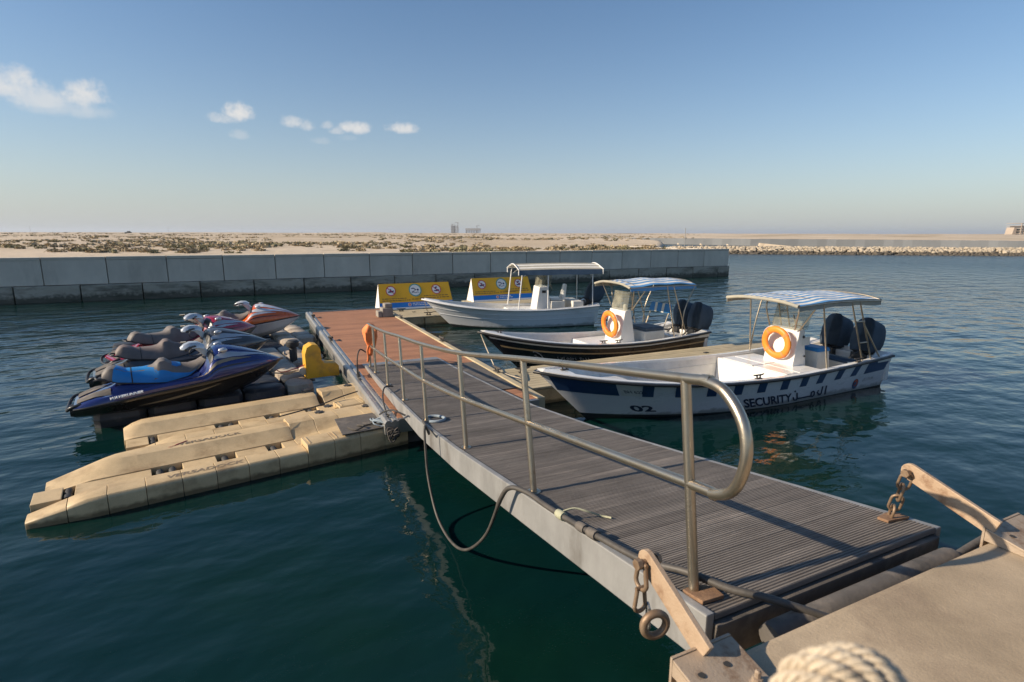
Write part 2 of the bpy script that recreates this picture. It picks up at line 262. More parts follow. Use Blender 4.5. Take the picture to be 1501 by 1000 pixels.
# ------------------------------------------------------------------ mesh helpers
class MB:
    def __init__(s): s.v = []; s.f = []
    def add(s, vs, fs):
        o = len(s.v); s.v += [tuple(q) for q in vs]; s.f += [tuple(i + o for i in f) for f in fs]; return s
    def hexa(s, p):      # 8 points: bottom ring then top ring, counter-clockwise seen from above
        return s.add(p, [(3, 2, 1, 0), (4, 5, 6, 7), (0, 1, 5, 4), (1, 2, 6, 5), (2, 3, 7, 6), (3, 0, 4, 7)])
    def box(s, x0, x1, y0, y1, z0, z1):
        return s.hexa([(x0, y0, z0), (x1, y0, z0), (x1, y1, z0), (x0, y1, z0), (x0, y0, z1), (x1, y0, z1), (x1, y1, z1), (x0, y1, z1)])
    def loft(s, rings, closed=True, cap=True):
        n = len(rings[0]); vs = [p for r in rings for p in r]; fs = []
        for i in range(len(rings) - 1):
            for j in range(n if closed else n - 1):
                a = i * n + j; b = i * n + (j + 1) % n; fs.append((a, b, b + n, a + n))
        if cap and closed:
            fs.append(tuple(range(n - 1, -1, -1))); fs.append(tuple((len(rings) - 1) * n + j for j in range(n)))
        return s.add(vs, fs)
    def tube(s, pts, r, n=10, closed=False, cap=True):
        pts = [Vector(p) for p in pts]; m = len(pts); rr = r if isinstance(r, (list, tuple)) else [r] * m
        tang = []
        for i in range(m):
            if closed: d = pts[(i + 1) % m] - pts[i - 1]
            else: d = pts[min(i + 1, m - 1)] - pts[max(i - 1, 0)]
            tang.append(d.normalized())
        up = Vector((0, 0, 1)) if abs(tang[0].z) < .9 else Vector((1, 0, 0))
        nrm = (up - tang[0] * up.dot(tang[0])).normalized(); rings = []
        for i in range(m):
            nrm = (nrm - tang[i] * nrm.dot(tang[i])).normalized(); bn = tang[i].cross(nrm)
            rings.append([pts[i] + (nrm * math.cos(2 * math.pi * j / n) + bn * math.sin(2 * math.pi * j / n)) * rr[i] for j in range(n)])
        if closed: rings.append(rings[0]); return s.loft(rings, True, False)
        return s.loft(rings, True, cap)
    def prism(s, poly, fn0, fn1):        # polygon in 2D mapped by two functions to the two faces
        n = len(poly); vs = [fn0(*q) for q in poly] + [fn1(*q) for q in poly]
        return s.add(vs, [tuple(range(n - 1, -1, -1)), tuple(range(n, 2 * n))] + [(i, (i + 1) % n, n + (i + 1) % n, n + i) for i in range(n)])
    def lathe(s, prof, o=(0, 0, 0), ax='z', n=16):
        rings = []
        for r, h in prof:
            ring = []
            for j in range(n):
                a = 2 * math.pi * j / n; c, d = r * math.cos(a), r * math.sin(a)
                q = (c, d, h) if ax == 'z' else ((h, c, d) if ax == 'x' else (d, h, c))
                ring.append((q[0] + o[0], q[1] + o[1], q[2] + o[2]))
            rings.append(ring)
        return s.loft(rings)
    def xf(s, mat):
        s.v = [tuple(mat @ Vector(p)) for p in s.v]; return s
    def mesh(s, name, mat, smooth=0, bevel=0, seg=2):
        me = bpy.data.meshes.new(name); me.from_pydata(s.v, [], s.f); me.materials.append(mat if not isinstance(mat, str) else M[mat])
        bm = bmesh.new(); bm.from_mesh(me); bmesh.ops.recalc_face_normals(bm, faces=bm.faces)
        if bevel:
            ed = [e for e in bm.edges if len(e.link_faces) == 2 and e.calc_face_angle(0) > R(28)]
            bmesh.ops.bevel(bm, geom=ed, offset=bevel, segments=seg, profile=.6, affect='EDGES', clamp_overlap=True)
        bm.to_mesh(me); bm.free()
        if smooth:
            me.shade_smooth()
            me.set_sharp_from_angle(angle=R(smooth))
        return me
    def build(s, name, mat, parent=None, smooth=0, bevel=0, seg=2, loc=(0, 0, 0)):
        return link(name, s.mesh(name, mat, smooth, bevel, seg), parent, loc)
def link(name, me, parent=None, loc=(0, 0, 0), rot=(0, 0, 0), scale=(1, 1, 1)):
    o = bpy.data.objects.new(name, me); COL.objects.link(o); o.location = loc; o.rotation_euler = rot; o.scale = scale
    if parent: o.parent = parent
    return o
def tag(o, label, cat, group=None):
    o['label'] = label; o['category'] = cat
    if group: o['group'] = group
    return o
def thing(name, label, cat, loc=(0, 0, 0), rz=0, group=None, rx=0, ry=0):
    o = bpy.data.objects.new(name, None); COL.objects.link(o); o.empty_display_size = .2
    o.location = loc; o.rotation_euler = (R(rx), R(ry), R(rz)); return tag(o, label, cat, group)
def copy_tree(o, parent=None):
    c = o.copy(); COL.objects.link(c)
    if parent is not None: c.parent = parent
    for ch in list(o.children): copy_tree(ch, c)
    return c
def lerp(a, b, t): return a + (b - a) * t
def interp(tab, x):
    if x <= tab[0][0]: return tab[0][1]
    for (x0, y0), (x1, y1) in zip(tab, tab[1:]):
        if x <= x1: return y0 + (y1 - y0) * (x - x0) / (x1 - x0)
    return tab[-1][1]
def smooth_path(pts, k=6, closed=False):      # Catmull-Rom
    P = [Vector(p) for p in pts]; n = len(P); out = []
    for i in range(n if closed else n - 1):
        p0 = P[(i - 1) % n] if closed or i > 0 else P[0]; p1 = P[i]; p2 = P[(i + 1) % n]; p3 = P[(i + 2) % n] if closed or i + 2 < n else P[-1]
        for j in range(k):
            t = j / k
            out.append(.5 * ((2 * p1) + (p2 - p0) * t + (2 * p0 - 5 * p1 + 4 * p2 - p3) * t * t + (3 * p1 - p0 - 3 * p2 + p3) * t ** 3))
    if not closed: out.append(P[-1])
    return out
def text_geo(body, size=1.0, shear=0.0, offset=0.0, spacing=1.0):
    c = bpy.data.curves.new('txt', 'FONT'); c.body = body; c.size = size; c.shear = shear; c.offset = offset; c.space_character = spacing; c.resolution_u = 3
    o = bpy.data.objects.new('txt', c); COL.objects.link(o); bpy.context.view_layer.update()
    dg = bpy.context.evaluated_depsgraph_get(); me = bpy.data.meshes.new_from_object(o.evaluated_get(dg))
    vs = [(v.co.x, v.co.y) for v in me.vertices]; fs = [tuple(p.vertices) for p in me.polygons]
    bpy.data.objects.remove(o); bpy.data.curves.remove(c); bpy.data.meshes.remove(me)
    x0 = min(v[0] for v in vs); y0 = min(v[1] for v in vs); x1 = max(v[0] for v in vs); y1 = max(v[1] for v in vs)
    return [(v[0] - x0, v[1] - y0) for v in vs], fs, x1 - x0, y1 - y0

# ------------------------------------------------------------------ setting: water, land, quay
def structure(o): o['kind'] = 'structure'; return o
def water():
    m = MB(); xs = [-9000, -600, -80, 0, 80, 600, 9000]
    vs = [(x, y, 0) for y in xs for x in xs]; n = len(xs)
    m.add(vs, [(i * n + j, i * n + j + 1, (i + 1) * n + j + 1, (i + 1) * n + j) for i in range(n - 1) for j in range(n - 1)])
    structure(m.build('water', 'water'))
water()
CH, SH = math.cos(R(HEAD)), math.sin(R(HEAD))
def cam2w(r, f): return (r * CH + f * SH, -r * SH + f * CH)
def w2cam(x, y): return (x * CH - y * SH, x * SH + y * CH)
def wallY(x): return 31.9 - .02 * x
WALL_X1 = 33.3
def far_d(px):      # forward distance of the second sea wall at an image bearing (calibrated against the bearing, not the lens)
    return interp([(700, 330), (890, 190), (1000, 165), (1100, 150), (1500, 118), (2600, 95)], px)
def near_edge(px):  # forward distance where the near land ends
    return interp([(600, 5000), (880, 400), (890, 150), (932, 98), (975, 80), (1010, 74), (1068, 70), (1090, 10)], px)
def land_h(x, y):
    r, f = w2cam(x, y)
    b = r / max(f, 1) ; px = 750 + 815 * b
    d = math.hypot(r, f)
    nz = noise.fractal(Vector((x * .03, y * .03, 0)), 1, 2, 5) ; nb = noise.fractal(Vector((x * .006 + 7, y * .006, 3)), 1, 2, 4)
    h = 1.92 + .25 * min(1, max(0, (d - 40) / 60)) + nz * min(.55, max(0, (d - 36) * .012)) + max(0, nb) * 1.6 * min(1, max(0, (d - 90) / 150))
    h += .3 * min(1, max(0, (d - 300) / 500))
    if y < wallY(x) + .4: return -3.0
    if f <= 0: return -3.0 if x > WALL_X1 else 1.9
    if px < 885: return h
    fd, ne = far_d(px), near_edge(px)
    if f > fd + .6: return min(h, 1.75 + max(0, (f - fd - 2)) * .02) if f < fd + 60 else h
    if f < ne and x < WALL_X1 + max(0, y - 36) * .9: 
        e = min(ne - f, (WALL_X1 + max(0, y - 36) * .9 - x) * 1.5); return min(h, -.6 + e * .5)
    return -3.0
def terrain():
    ds = []; d = 30.0
    while d < 6500: ds.append(d); d *= 1.022 if d < 400 else 1.05
    azs = [-75 + .35 * i for i in range(int(150 / .35) + 1)]
    m = MB(); vs = []
    for d in ds:
        for a in azs:
            r, f = d * math.sin(R(a)), d * math.cos(R(a)); x, y = cam2w(r, f)
            vs.append((x, y, land_h(x, y)))
    n = len(azs)
    m.add(vs, [(i * n + j, i * n + j + 1, (i + 1) * n + j + 1, (i + 1) * n + j) for i in range(len(ds) - 1) for j in range(n - 1)
               if max(vs[i * n + j][2], vs[i * n + j + 1][2], vs[(i + 1) * n + j][2], vs[(i + 1) * n + j + 1][2]) > -2.5])
    structure(m.build('desert_ground', 'sand', smooth=60))
    # strip of ground right behind the sea wall, from the coping back
    m = MB(); vs = []; xs = [-90 + 1.0 * i for i in range(124)]; ys = [.62, .9, 1.6, 3, 5, 8]
    for q in ys:
        for x in xs:
            x = min(x, WALL_X1 - .4); vs.append((x, wallY(x) + q, 1.955 + (.0 if q < 1 else .10 * noise.noise(Vector((x * .5, q, 2))) - (.08 if q > 6 else 0))))
    n = len(xs)
    m.add(vs, [(i * n + j, i * n + j + 1, (i + 1) * n + j + 1, (i + 1) * n + j) for i in range(len(ys) - 1) for j in range(n - 1)])
    structure(m.build('sand_verge', 'sand', smooth=60))
terrain()
def quay():
    m = MB(); m.add([(-2.0 if 0 else 1.12, 1.33, -2), (40, 1.33, -2), (40, -30, -2), (1.12, -30, -2), (1.12, 1.30, 1.6), (40, 1.30, 1.6), (40, -30, 1.6), (1.12, -30, 1.6)],
          [(3, 2, 1, 0), (4, 5, 6, 7), (0, 1, 5, 4), (1, 2, 6, 5), (2, 3, 7, 6), (3, 0, 4, 7)])
    structure(m.build('quay', 'quay', bevel=.035, seg=2))
quay()
def seawall():
    t = thing('seawall', 'long grey concrete block sea wall across the basin', 'sea wall', (0, 31.9, 0), math.degrees(math.atan(-.02)))
    # local x along the wall, -y towards the basin
    core = MB().box(-85, WALL_X1, .12, .5, -2, 1.9); core.build('wall_core', 'quay_side', t)
    step = 2.47; up = MB().box(0, step - .035, -.02, .14, .78, 1.912).mesh('wall_panel', 'block', bevel=.02)
    lo = MB().box(0, step - .05, -.16, .14, -1.0, .76).mesh('footing_block', 'block_low', bevel=.03)
    cp = MB().box(0, step - .03, -.035, .60, 1.915, 2.07).mesh('coping_stone', 'cope', bevel=.02)
    x = WALL_X1
    k = 0
    while x > -84:
        x -= step; k += 1
        for nm, me, dx in (('wall_panel', up, 0), ('coping_stone', cp, 0), ('footing_block', lo, -1.1)):
            o = link(nm, me, t, (x + dx, random.uniform(-.008, .008), random.uniform(-.006, .006)))
    MB().box(WALL_X1 - 1.12, WALL_X1 - .02, -.16, .14, -1.0, .76).build('footing_block', 'block_low', t, bevel=.03)
    MB().box(WALL_X1 - .3, WALL_X1 - .001, .155, 14, -1, 2.0).build('return_wall', 'block', t, bevel=.02)
seawall()
def far_wall():
    t = thing('distant_seawall', 'low grey sea wall along the far shore behind the rock breakwater', 'sea wall')
    px = 890
    def pt(px): f = far_d(px); return cam2w((px - 750) / 815 * f, f)
    while px < 1900:
        x0, y0 = pt(px); x1, y1 = pt(px + 14)
        zz = 1.85 + random.uniform(-.02, .02)
        MB().hexa([(x0, y0, -1), (x1, y1, -1), (x1 + .3, y1 + .6, -1), (x0 + .3, y0 + .6, -1), (x0, y0, zz), (x1, y1, zz), (x1 + .3, y1 + .6, zz), (x0 + .3, y0 + .6, zz)]).build('wall_section', 'farwall', t)
        px += 14
far_wall()
def ico():
    bm = bmesh.new(); bmesh.ops.create_icosphere(bm, subdivisions=1, radius=1); v = [tuple(q.co) for q in bm.verts]; f = [tuple(q.index for q in p.verts) for p in bm.faces]; bm.free(); return v, f
ICO = ico()
def rocks():
    rnd = random.Random(3); dry = MB(); wet = MB()
    a = Vector((52, 76, 0)); b = Vector((135, 21.5, 0)); u = (b - a).normalized(); nrm = Vector((-u.y, u.x, 0)); Ln = (b - a).length
    if nrm.dot(Vector((0, 1, 0))) < 0: nrm = -nrm
    for i in range(6500):
        s = rnd.random() ** .9 * Ln; q = rnd.uniform(-.4, 7.5)
        z = min(.95, -.25 + q * .32) if q < 5 else .95 - (q - 5) * .3
        sz = rnd.uniform(.13, .40); p = a + u * s + nrm * q
        z *= min(1, .55 + s / 30)
        sc = Vector((rnd.uniform(.7, 1.3), rnd.uniform(.7, 1.3), rnd.uniform(.55, .9))) * sz; rot = Matrix.Rotation(rnd.uniform(0, 6.3), 3, 'Z') @ Matrix.Rotation(rnd.uniform(-.6, .6), 3, 'X')
        vs = []
        for v in ICO[0]:
            k = 1 + .28 * noise.noise(Vector(v) * 1.7 + Vector((i, 0, 0))); w_ = rot @ Vector((v[0] * sc.x * k, v[1] * sc.y * k, v[2] * sc.z * k)); vs.append((p.x + w_.x, p.y + w_.y, z + w_.z))
        (wet if z < .38 else dry).add(vs, ICO[1])
    o = dry.build('breakwater_rocks', 'rocks'); tag(o, 'pale heaped limestone rocks of the breakwater beyond the sea wall end', 'rocks'); o['kind'] = 'stuff'
    o = wet.build('tidal_rocks', 'rocks_wet'); tag(o, 'dark wet rocks along the foot of the breakwater', 'rocks'); o['kind'] = 'stuff'
    # the mound they lie on
    m = MB(); rings = []
    for k in range(40):
        p = a + u * (Ln * k / 39); rings.append([tuple(p + nrm * q + Vector((0, 0, z))) for q, z in ((-1.2, -.9), (.8, -.1), (3.8, .6), (5.4, .7), (9, -.6))])
    m.loft(rings, closed=False); structure(m.build('breakwater_mound', 'rocks_wet'))
rocks()

def shrub_mesh(seed, n=70, small=False):
    rnd = random.Random(seed); m = MB()
    for i in range(n):
        a = rnd.uniform(0, 6.283); e = rnd.random() ** .7; rr = rnd.uniform(.35, 1) * (1 - .25 * noise.noise(Vector((math.cos(a) * 1.3, math.sin(a) * 1.3, seed))))
        c = Vector((math.cos(a) * rr * math.sqrt(1 - e * e * .9), math.sin(a) * rr * math.sqrt(1 - e * e * .9), .06 + e * .62 * rr))
        s = rnd.uniform(.1, .26) * (1.6 if small else 1)
        d1 = Vector((rnd.uniform(-1, 1), rnd.uniform(-1, 1), rnd.uniform(-.4, 1))).normalized() * s; d2 = d1.cross(Vector((rnd.uniform(-1, 1), rnd.uniform(-1, 1), rnd.uniform(-1, 1)))).normalized() * s * .6
        m.add([c - d1 - d2 * .4, c + d2, c + d1, c - d2], [(0, 1, 2, 3)])
    return m
def shrubs():
    rnd = random.Random(11)
    ms = [shrub_mesh(i, 90).mesh('desert_shrub', 'shrub' if i % 3 else 'shrub2') for i in range(6)]
    small = [shrub_mesh(50 + i, 16, True) for i in range(4)]
    spots = []; tries = 0
    while len(spots) < 2600 and tries < 90000:
        tries += 1
        f = 34 * math.exp(rnd.random() * 2.6); px = rnd.uniform(-60, 1030); r = (px - 750) / 815 * f
        x, y = cam2w(r, f)
        if y < wallY(x) + 1.6: continue
        h = land_h(x, y)
        if h < 1.5: continue
        de = noise.noise(Vector((x * .045, y * .045, 1))) + .5 * noise.noise(Vector((x * .15, y * .15, 4)))
        if px > 640: de -= .12
        if de < rnd.uniform(-.2, .4): continue
        spots.append((f, x, y, h))
    spots.sort()
    st = MB(); st2 = MB()
    for i, (f, x, y, h) in enumerate(spots):
        s = rnd.uniform(.2, .5) * (1 + min(.5, f / 400))
        if i < 230:
            o = link('desert_shrub', ms[rnd.randrange(6)], None, (x, y, max(h, 1.93) - .04), (0, 0, rnd.uniform(0, 6.28)), (s * rnd.uniform(.9, 1.5), s, s * rnd.uniform(.7, 1.1)))
            tag(o, 'low dry olive brown shrub on the sand behind the sea wall', 'shrub', 'desert shrubs behind the sea wall')
        else:
            q = small[rnd.randrange(4)]; (st if rnd.random() < .7 else st2).add([(x + v[0] * s * 1.3, y + v[1] * s, h - .05 + v[2] * s * .9) for v in q.v], q.f)
    for k, mm in ((st, 'shrub'), (st2, 'shrub2')):
        o = k.build('distant_scrub', mm); o['kind'] = 'stuff'; tag(o, 'scattered far scrub across the desert plain' if mm == 'shrub' else 'greener far scrub across the desert plain', 'scrub')
shrubs()

def skyline():
    def at(px, f): return cam2w((px - 750.5) / 815 * f, f)
    # unfinished building with tower cranes, far left of centre
    f = 1500; x, y = at(672, f); rz = -HEAD
    t = thing('unfinished_building', 'far grey unfinished building block below tower cranes on the horizon', 'building', (x, y, 2), rz)
    for k in range(5): MB().box(-20, 0, -12, 12, 3.4 + k * 4.2, 4.0 + k * 4.2).build('floor_slab', 'farcon', t)
    MB().box(-19, -10, -11, 11, 0, 20.4).build('stair_core', 'farcon', t)
    for k in range(6): MB().box(-8 + k * 1.5, -7.2 + k * 1.5, -11.5, -10.7, 0, 20.8).build('column', 'farcon', t)
    t2 = thing('long_low_building', 'far long low grey building frame on the horizon', 'building', (*at(690, f), 2), rz)
    MB().box(-14, 26, -10, 10, 8, 14).build('upper_storey', 'farcon', t2)
    for k in range(9): MB().box(-13 + k * 4.6, -12 + k * 4.6, -9, 9, 0, 8).build('column', 'farcon', t2)
    def crane(px, h, jib, lab):
        c = thing('tower_crane', lab, 'crane', (*at(px, f), 2), rz, 'tower cranes on the horizon')
        MB().box(-.8, .8, -.8, .8, 0, h).build('mast', 'farcon', c); MB().box(-jib * .3, jib, -.6, .6, h, h + 1.4).build('jib', 'farcon', c); MB().box(-jib * .3, -jib * .2, -1, 1, h - 2.4, h).build('counterweight', 'farcon', c)
    crane(663, 24, 7, 'short tower crane above the left end of the unfinished building')
    crane(671, 28, -8, 'tallest tower crane above the unfinished building')
    crane(699, 20, 7, 'tower crane at the right end of the long low building')
    # building frame at the right edge
    f = 520; t = thing('concrete_building_frame', 'far pale brown building frame at the right end of the far shore', 'building', (*at(1497, f), 1.9), rz)
    for k in range(5): MB().box(-9, 16, -8, 8, 1.8 + k * 2.3, 2.15 + k * 2.3).build('floor_slab', 'farcon2', t)
    for k in range(8): MB().box(-8.8 + k * 3.2, -8.2 + k * 3.2, -7.9, -7.3, 0, 11).build('column', 'farcon2', t)
    MB().hexa([(-13, -4, 0), (-9.3, -4, 0), (-9.3, 4, 0), (-13, 4, 0), (-11.6, -4, 7.6), (-9.3, -4, 7.6), (-9.3, 4, 7.6), (-11.6, 4, 7.6)]).build('ramp_tower', 'farcon2', t)
    MB().box(-6, 10, -7, 7, 0, 9).build('inner_wall', 'farcon', t)
    # parked truck
    t = thing('parked_truck', 'small dark truck parked far off on the desert horizon at left', 'truck', (*at(188, 430), land_h(*at(188, 430))), rz)
    MB().box(-2.2, 2.2, -1, 1, .5, 1.3).build('body', 'dark', t, bevel=.1); MB().box(-.4, 1.2, -.9, .9, 1.3, 2.1).build('cab', 'dark', t, bevel=.15)
    for sx in (-1.4, 1.4): MB().lathe([(.45, -1.0), (.45, -.7)], (sx, 0, .45), 'y').build('wheel', 'rubber', t)
    for px, f, h in ((45, 700, 9), (355, 800, 7), (247, 900, 9), (1004, 100, 3.0)):
        x, y = at(px, f); zz = max(1.2, land_h(x, y)); lab = 'slim pole standing on the sandy point by the breakwater' if px == 1004 else 'thin far lamp pole on the desert horizon, %s' % {45: 'nearest the left edge', 355: 'right of the low dunes', 247: 'just right of the parked truck'}[px]
        o = MB().tube([(0, 0, -.5), (0, 0, h)], .06 if px == 1004 else .12, 6).build('pole' if px == 1004 else 'lamp_pole', 'farcon', None, loc=(x, y, zz)); tag(o, lab, 'pole')
skyline()

# ------------------------------------------------------------------ pontoon
PX0, PX1, PY0, PY1, PZ = 1.62, 4.33, 7.85, 20.3, .45
def cleat_mesh():
    m = MB().box(-.035, .035, -.09, .09, 0, .02)
    for s in (-1, 1): m.tube([(0, s * .05, .01), (0, s * .05, .08)], .018, 8)
    m.tube([(0, -.17, .105), (0, -.1, .09), (0, .1, .09), (0, .17, .105)], [.012, .02, .02, .012], 8)
    return m
CLEAT = None
def pontoon():
    global CLEAT
    t = thing('floating_pontoon', 'floating pontoon decked in reddish brown boards at the foot of the gangway', 'pontoon')
    n = int((PY1 - PY0) / .145); me = MB().box(0, PX1 - .13 - PX0 - .2, 0, .139, PZ - .028, PZ).mesh('deck_board', 'plank_brown', bevel=.004, seg=1)
    for i in range(n):
        link('deck_board', me, t, (PX0 + .2, PY0 + i * .145, random.uniform(-.0015, .0015)))
    MB().box(PX0 + .2, PX1 - .13, PY0, PY1, PZ - .12, PZ - .034).build('deck_frame', 'float_grey', t)
    # left: three-flute aluminium rubbing profile
    e = MB(); prof = [(PX0 - .02, PZ - .2), (PX0 - .02, PZ - .03), (PX0 + .01, PZ + .012), (PX0 + .06, PZ + .012), (PX0 + .07, PZ - .01), (PX0 + .1, PZ - .01), (PX0 + .11, PZ + .016), (PX0 + .15, PZ + .016), (PX0 + .16, PZ - .006), (PX0 + .196, PZ - .006), (PX0 + .196, PZ - .2)]
    e.loft([[(x, PY0 - .1, z) for x, z in prof], [(x, PY1 + .05, z) for x, z in prof]]); e.build('edge_profile', 'alu_bright', t)
    MB().box(PX1 - .125, PX1, PY0 - .05, PY1, PZ - .2, PZ + .03).build('kerb_rail', 'tan_deck', t, bevel=.012)
    MB().box(PX0 + .2, PX1 - .13, PY1 + .003, PY1 + .06, PZ - .2, PZ + .01).build('end_beam', 'alu', t)
    MB().box(PX0 + .2, PX1 - .13, PY0 - .08, PY0 - .004, PZ - .2, PZ + .005).build('end_beam', 'alu', t)
    y = PY0 + .1
    while y < PY1 - 1:
        MB().box(PX0 + .06, PX1 - .08, y, y + 2.2, -.35, PZ - .205).build('float_tank', 'float_grey', t, bevel=.05); y += 2.5
    CLEAT = cleat_mesh().mesh('cleat', 'rope_dark', smooth=40)
    for x, y in ((PX0 + .1, 14.6), (PX0 + .1, 18.9), (PX0 + .1, 10.6), (PX1 - .06, 13.2), (PX1 - .06, 9.7), (PX1 - .06, 17.4)): link('cleat', CLEAT, t, (x, y, PZ + (.016 if x < 3 else .03)), (0, 0, random.uniform(-.1, .1)))
    # dark rope wraps on the left cleats
    for y in (14.6, 18.9):
        p = [(PX0 + .1 + .05 * math.cos(a), y + .1 * math.sin(a * .5), PZ + .06 + .012 * (a / 6.28)) for a in [i * .6 for i in range(40)]]
        o = MB().tube(smooth_path(p, 2), .012, 6).build('mooring_line', 'rope_dark'); tag(o, 'dark mooring line wrapped round the pontoon edge cleat %s' % ('at mid length' if y < 16 else 'at the far corner'), 'rope', 'mooring lines on the pontoon')
    # small things standing on it
    b = thing('service_box', 'weathered grey concrete service box on the far right corner of the pontoon', 'box', (4.0, 18.25, PZ))
    MB().box(-.19, .17, -.22, .22, 0, .3).build('housing', 'ped', b, bevel=.03); MB().box(-.1, .16, -.18, .18, .302, .44).build('cap', 'ped', b, bevel=.04); MB().box(-.33, -.2, -.2, .2, 0, .2).build('plinth', 'ped', b, bevel=.02)
    o = MB().box(3.63, 4.17, 8.55, 10.75, PZ + .006, PZ + .02).build('rubber_plate', 'rubber_grey', None, bevel=.004); tag(o, 'grey rubber plate lying on the brown pontoon right of the gangway foot', 'mat')
    o = MB().lathe([(.02, -.13), (.08, -.11), (.12, -.04), (.125, .03), (.09, .1), (.03, .13)], (4.72, 16.6, .12), 'z', 14).build('mooring_buoy', 'buoy', None, smooth=60); tag(o, 'small off white buoy floating beside the pontoon', 'buoy')
pontoon()

# ------------------------------------------------------------------ gangway
DECK = [(1.60, 1.505), (1.76, 1.478), (3.53, 1.196), (5.21, .935), (6.8, .735), (8.07, .652), (9.32, .575), (10.52, .515), (11.3, .49)]
def gz(y): return interp(DECK, y)
def gxl(y): return 1.72 + .025 * (y - 1.6)
def gxr(y): return 3.57 + .004 * (y - 1.6)
def gangway():
    t = thing('gangway', 'sloping gangway of grey grooved boards from the quay down to the pontoon', 'gangway')
    # grooved board: pitch .15, seven ribs
    pitch = .15; prof = [(0.001, -.03)]
    k = 7; rw = (pitch - .003) / k
    for i in range(k):
        a = .001 + i * rw; prof += [(a, -.006), (a + .003, 0), (a + rw * .58, 0), (a + rw * .58 + .003, -.006)]
    prof += [(pitch - .0015, -.03)]
    m = MB(); m.loft([[(0, y, z) for y, z in prof], [(1, y, z) for y, z in prof]]); me = m.mesh('grooved_board', 'plank_grey')
    y = 1.585; i = 0
    while y < 11.15:
        z0, z1 = gz(y), gz(y + .1); a = math.atan2(z1 - z0, .1); ym = y
        link('grooved_board', me, t, (gxl(ym) + .055, y, z0 + random.uniform(-.001, .001)), (a, 0, 0), (gxr(ym) - gxl(ym) - .11, 1, 1))
        y += pitch * math.cos(a)
    # side beams
    def beam(fx, w0, w1):
        rings = []
        for q in [1.58] + [d[0] for d in DECK[1:]]:
            z = gz(q); dep = interp([(1.5, .24), (5.5, .24), (7.6, .2), (8.4, .15), (11.3, .035)], q); x = fx(q)
            rings.append([(x + w0, q, z + .012), (x + w1, q, z + .012), (x + w1, q, z - dep), (x + w0, q, z - dep)])
        return MB().loft(rings)
    beam(gxl, 0, .05).build('side_beam', 'beam', t, bevel=.008); beam(gxr, -.05, 0).xf(Matrix.Translation((0, 0, -.016))).build('side_beam', 'beam', t, bevel=.008)
    MB().box(gxl(1.6) + .051, gxr(1.6) - .051, 1.555, 1.60, 1.27, 1.462).build('end_beam', 'rubber_grey', t, bevel=.012)
    m = MB()
    for q in (2.6, 4.3, 6.0, 7.4): m.box(gxl(q) + .055, gxr(q) - .055, q, q + .06, gz(q) - .16, gz(q) - .05)
    m.build('cross_bearers', 'alu', t)
    # toe plate at the pontoon end
    MB().hexa([(gxl(11.2), 11.2, .455), (gxr(11.2), 11.2, .455), (gxr(11.2), 11.6, .452), (gxl(11.2), 11.6, .452), (gxl(11.2), 11.2, .49), (gxr(11.2), 11.2, .49), (gxr(11.2), 11.6, .458), (gxl(11.2), 11.6, .458)]).build('toe_plate', 'alu', t)
    # handrail
    base = [(1.82, 1.76), (1.87, 3.53), (1.93, 5.21), (1.96, 6.8), (1.98, 8.07), (2.01, 9.32), (2.04, 10.52), (2.06, 11.15)]
    top = [(1.81, 1.90, 2.53), (1.87, 3.74, 2.23), (1.93, 5.38, 1.945), (1.96, 6.96, 1.75), (1.98, 8.24, 1.63), (2.01, 9.46, 1.50), (2.04, 10.62, 1.41), (2.06, 11.2, 1.37)]
    def mid(i, k=.52): b = base[i]; a = top[i]; return (lerp(b[0], a[0], k), lerp(b[1], a[1], k), lerp(gz(b[1]), a[2], k))
    path = [mid(i) for i in range(7, -1, -1)] + [(1.80, 1.68, 2.045), (1.79, 1.555, 2.12), (1.78, 1.495, 2.28), (1.785, 1.53, 2.43), (1.795, 1.65, 2.535), (1.805, 1.79, 2.55)] + top
    path = path + [(2.065, 11.36, 1.30), (2.065, 11.42, 1.18), (2.065, 11.40, 1.05)]
    pp = path
    MB().tube(smooth_path(pp, 5), .0255, 14).build('handrail', 'steel', t, smooth=60)
    for (bx, by), tp in zip(base, top):
        b = Vector((bx, by, gz(by))); MB().tube([b, Vector(tp)], .0255 if by < 6 else .023, 14).build('post', 'steel', t, smooth=60)
        MB().lathe([(.055, 0), (.055, .012), (.03, .014), (.03, .02)], (bx, by, gz(by) + .0), 'z', 14).build('post_flange', 'steel', t)
gangway()

# orange life vest draped on the last post
def vest():
    rnd = random.Random(4); rings = []
    for k in range(13):
        u = k / 12; z = 1.39 - .66 * u; w_ = interp([(0, .05), (.1, .14), (.3, .18), (.55, .13), (.75, .085), (1, .03)], u); d = interp([(0, .06), (.15, .13), (.45, .12), (.7, .06), (1, .03)], u)
        ring = []
        for j in range(18):
            a = 2 * math.pi * j / 18; f = 1 + .22 * math.sin(a * 5 + u * 4) + .12 * noise.noise(Vector((math.cos(a) * 2, math.sin(a) * 2, u * 5)))
            ring.append((2.07 + d * math.cos(a) * f, 11.05 + .08 * u + w_ * math.sin(a) * f, z))
        rings.append(ring)
    t = thing('life_vest', 'orange life vest draped over the far end of the gangway handrail', 'life vest', (0, 0, 0))
    MB().loft(rings).build('vest_body', 'vest', t, smooth=80)
    MB().tube(smooth_path([(2.02, 10.98, .98), (2.0, 11.05, .86), (2.02, 11.12, .70), (2.01, 11.16, .6)], 4), .02, 8).build('strap', 'vest', t, smooth=60)
    MB().tube(smooth_path([(2.1, 11.13, 1.38), (2.16, 11.0, 1.15), (2.12, 11.05, .88)], 4), .03, 8).build('shoulder_strap', 'vest', t, smooth=60)
vest()

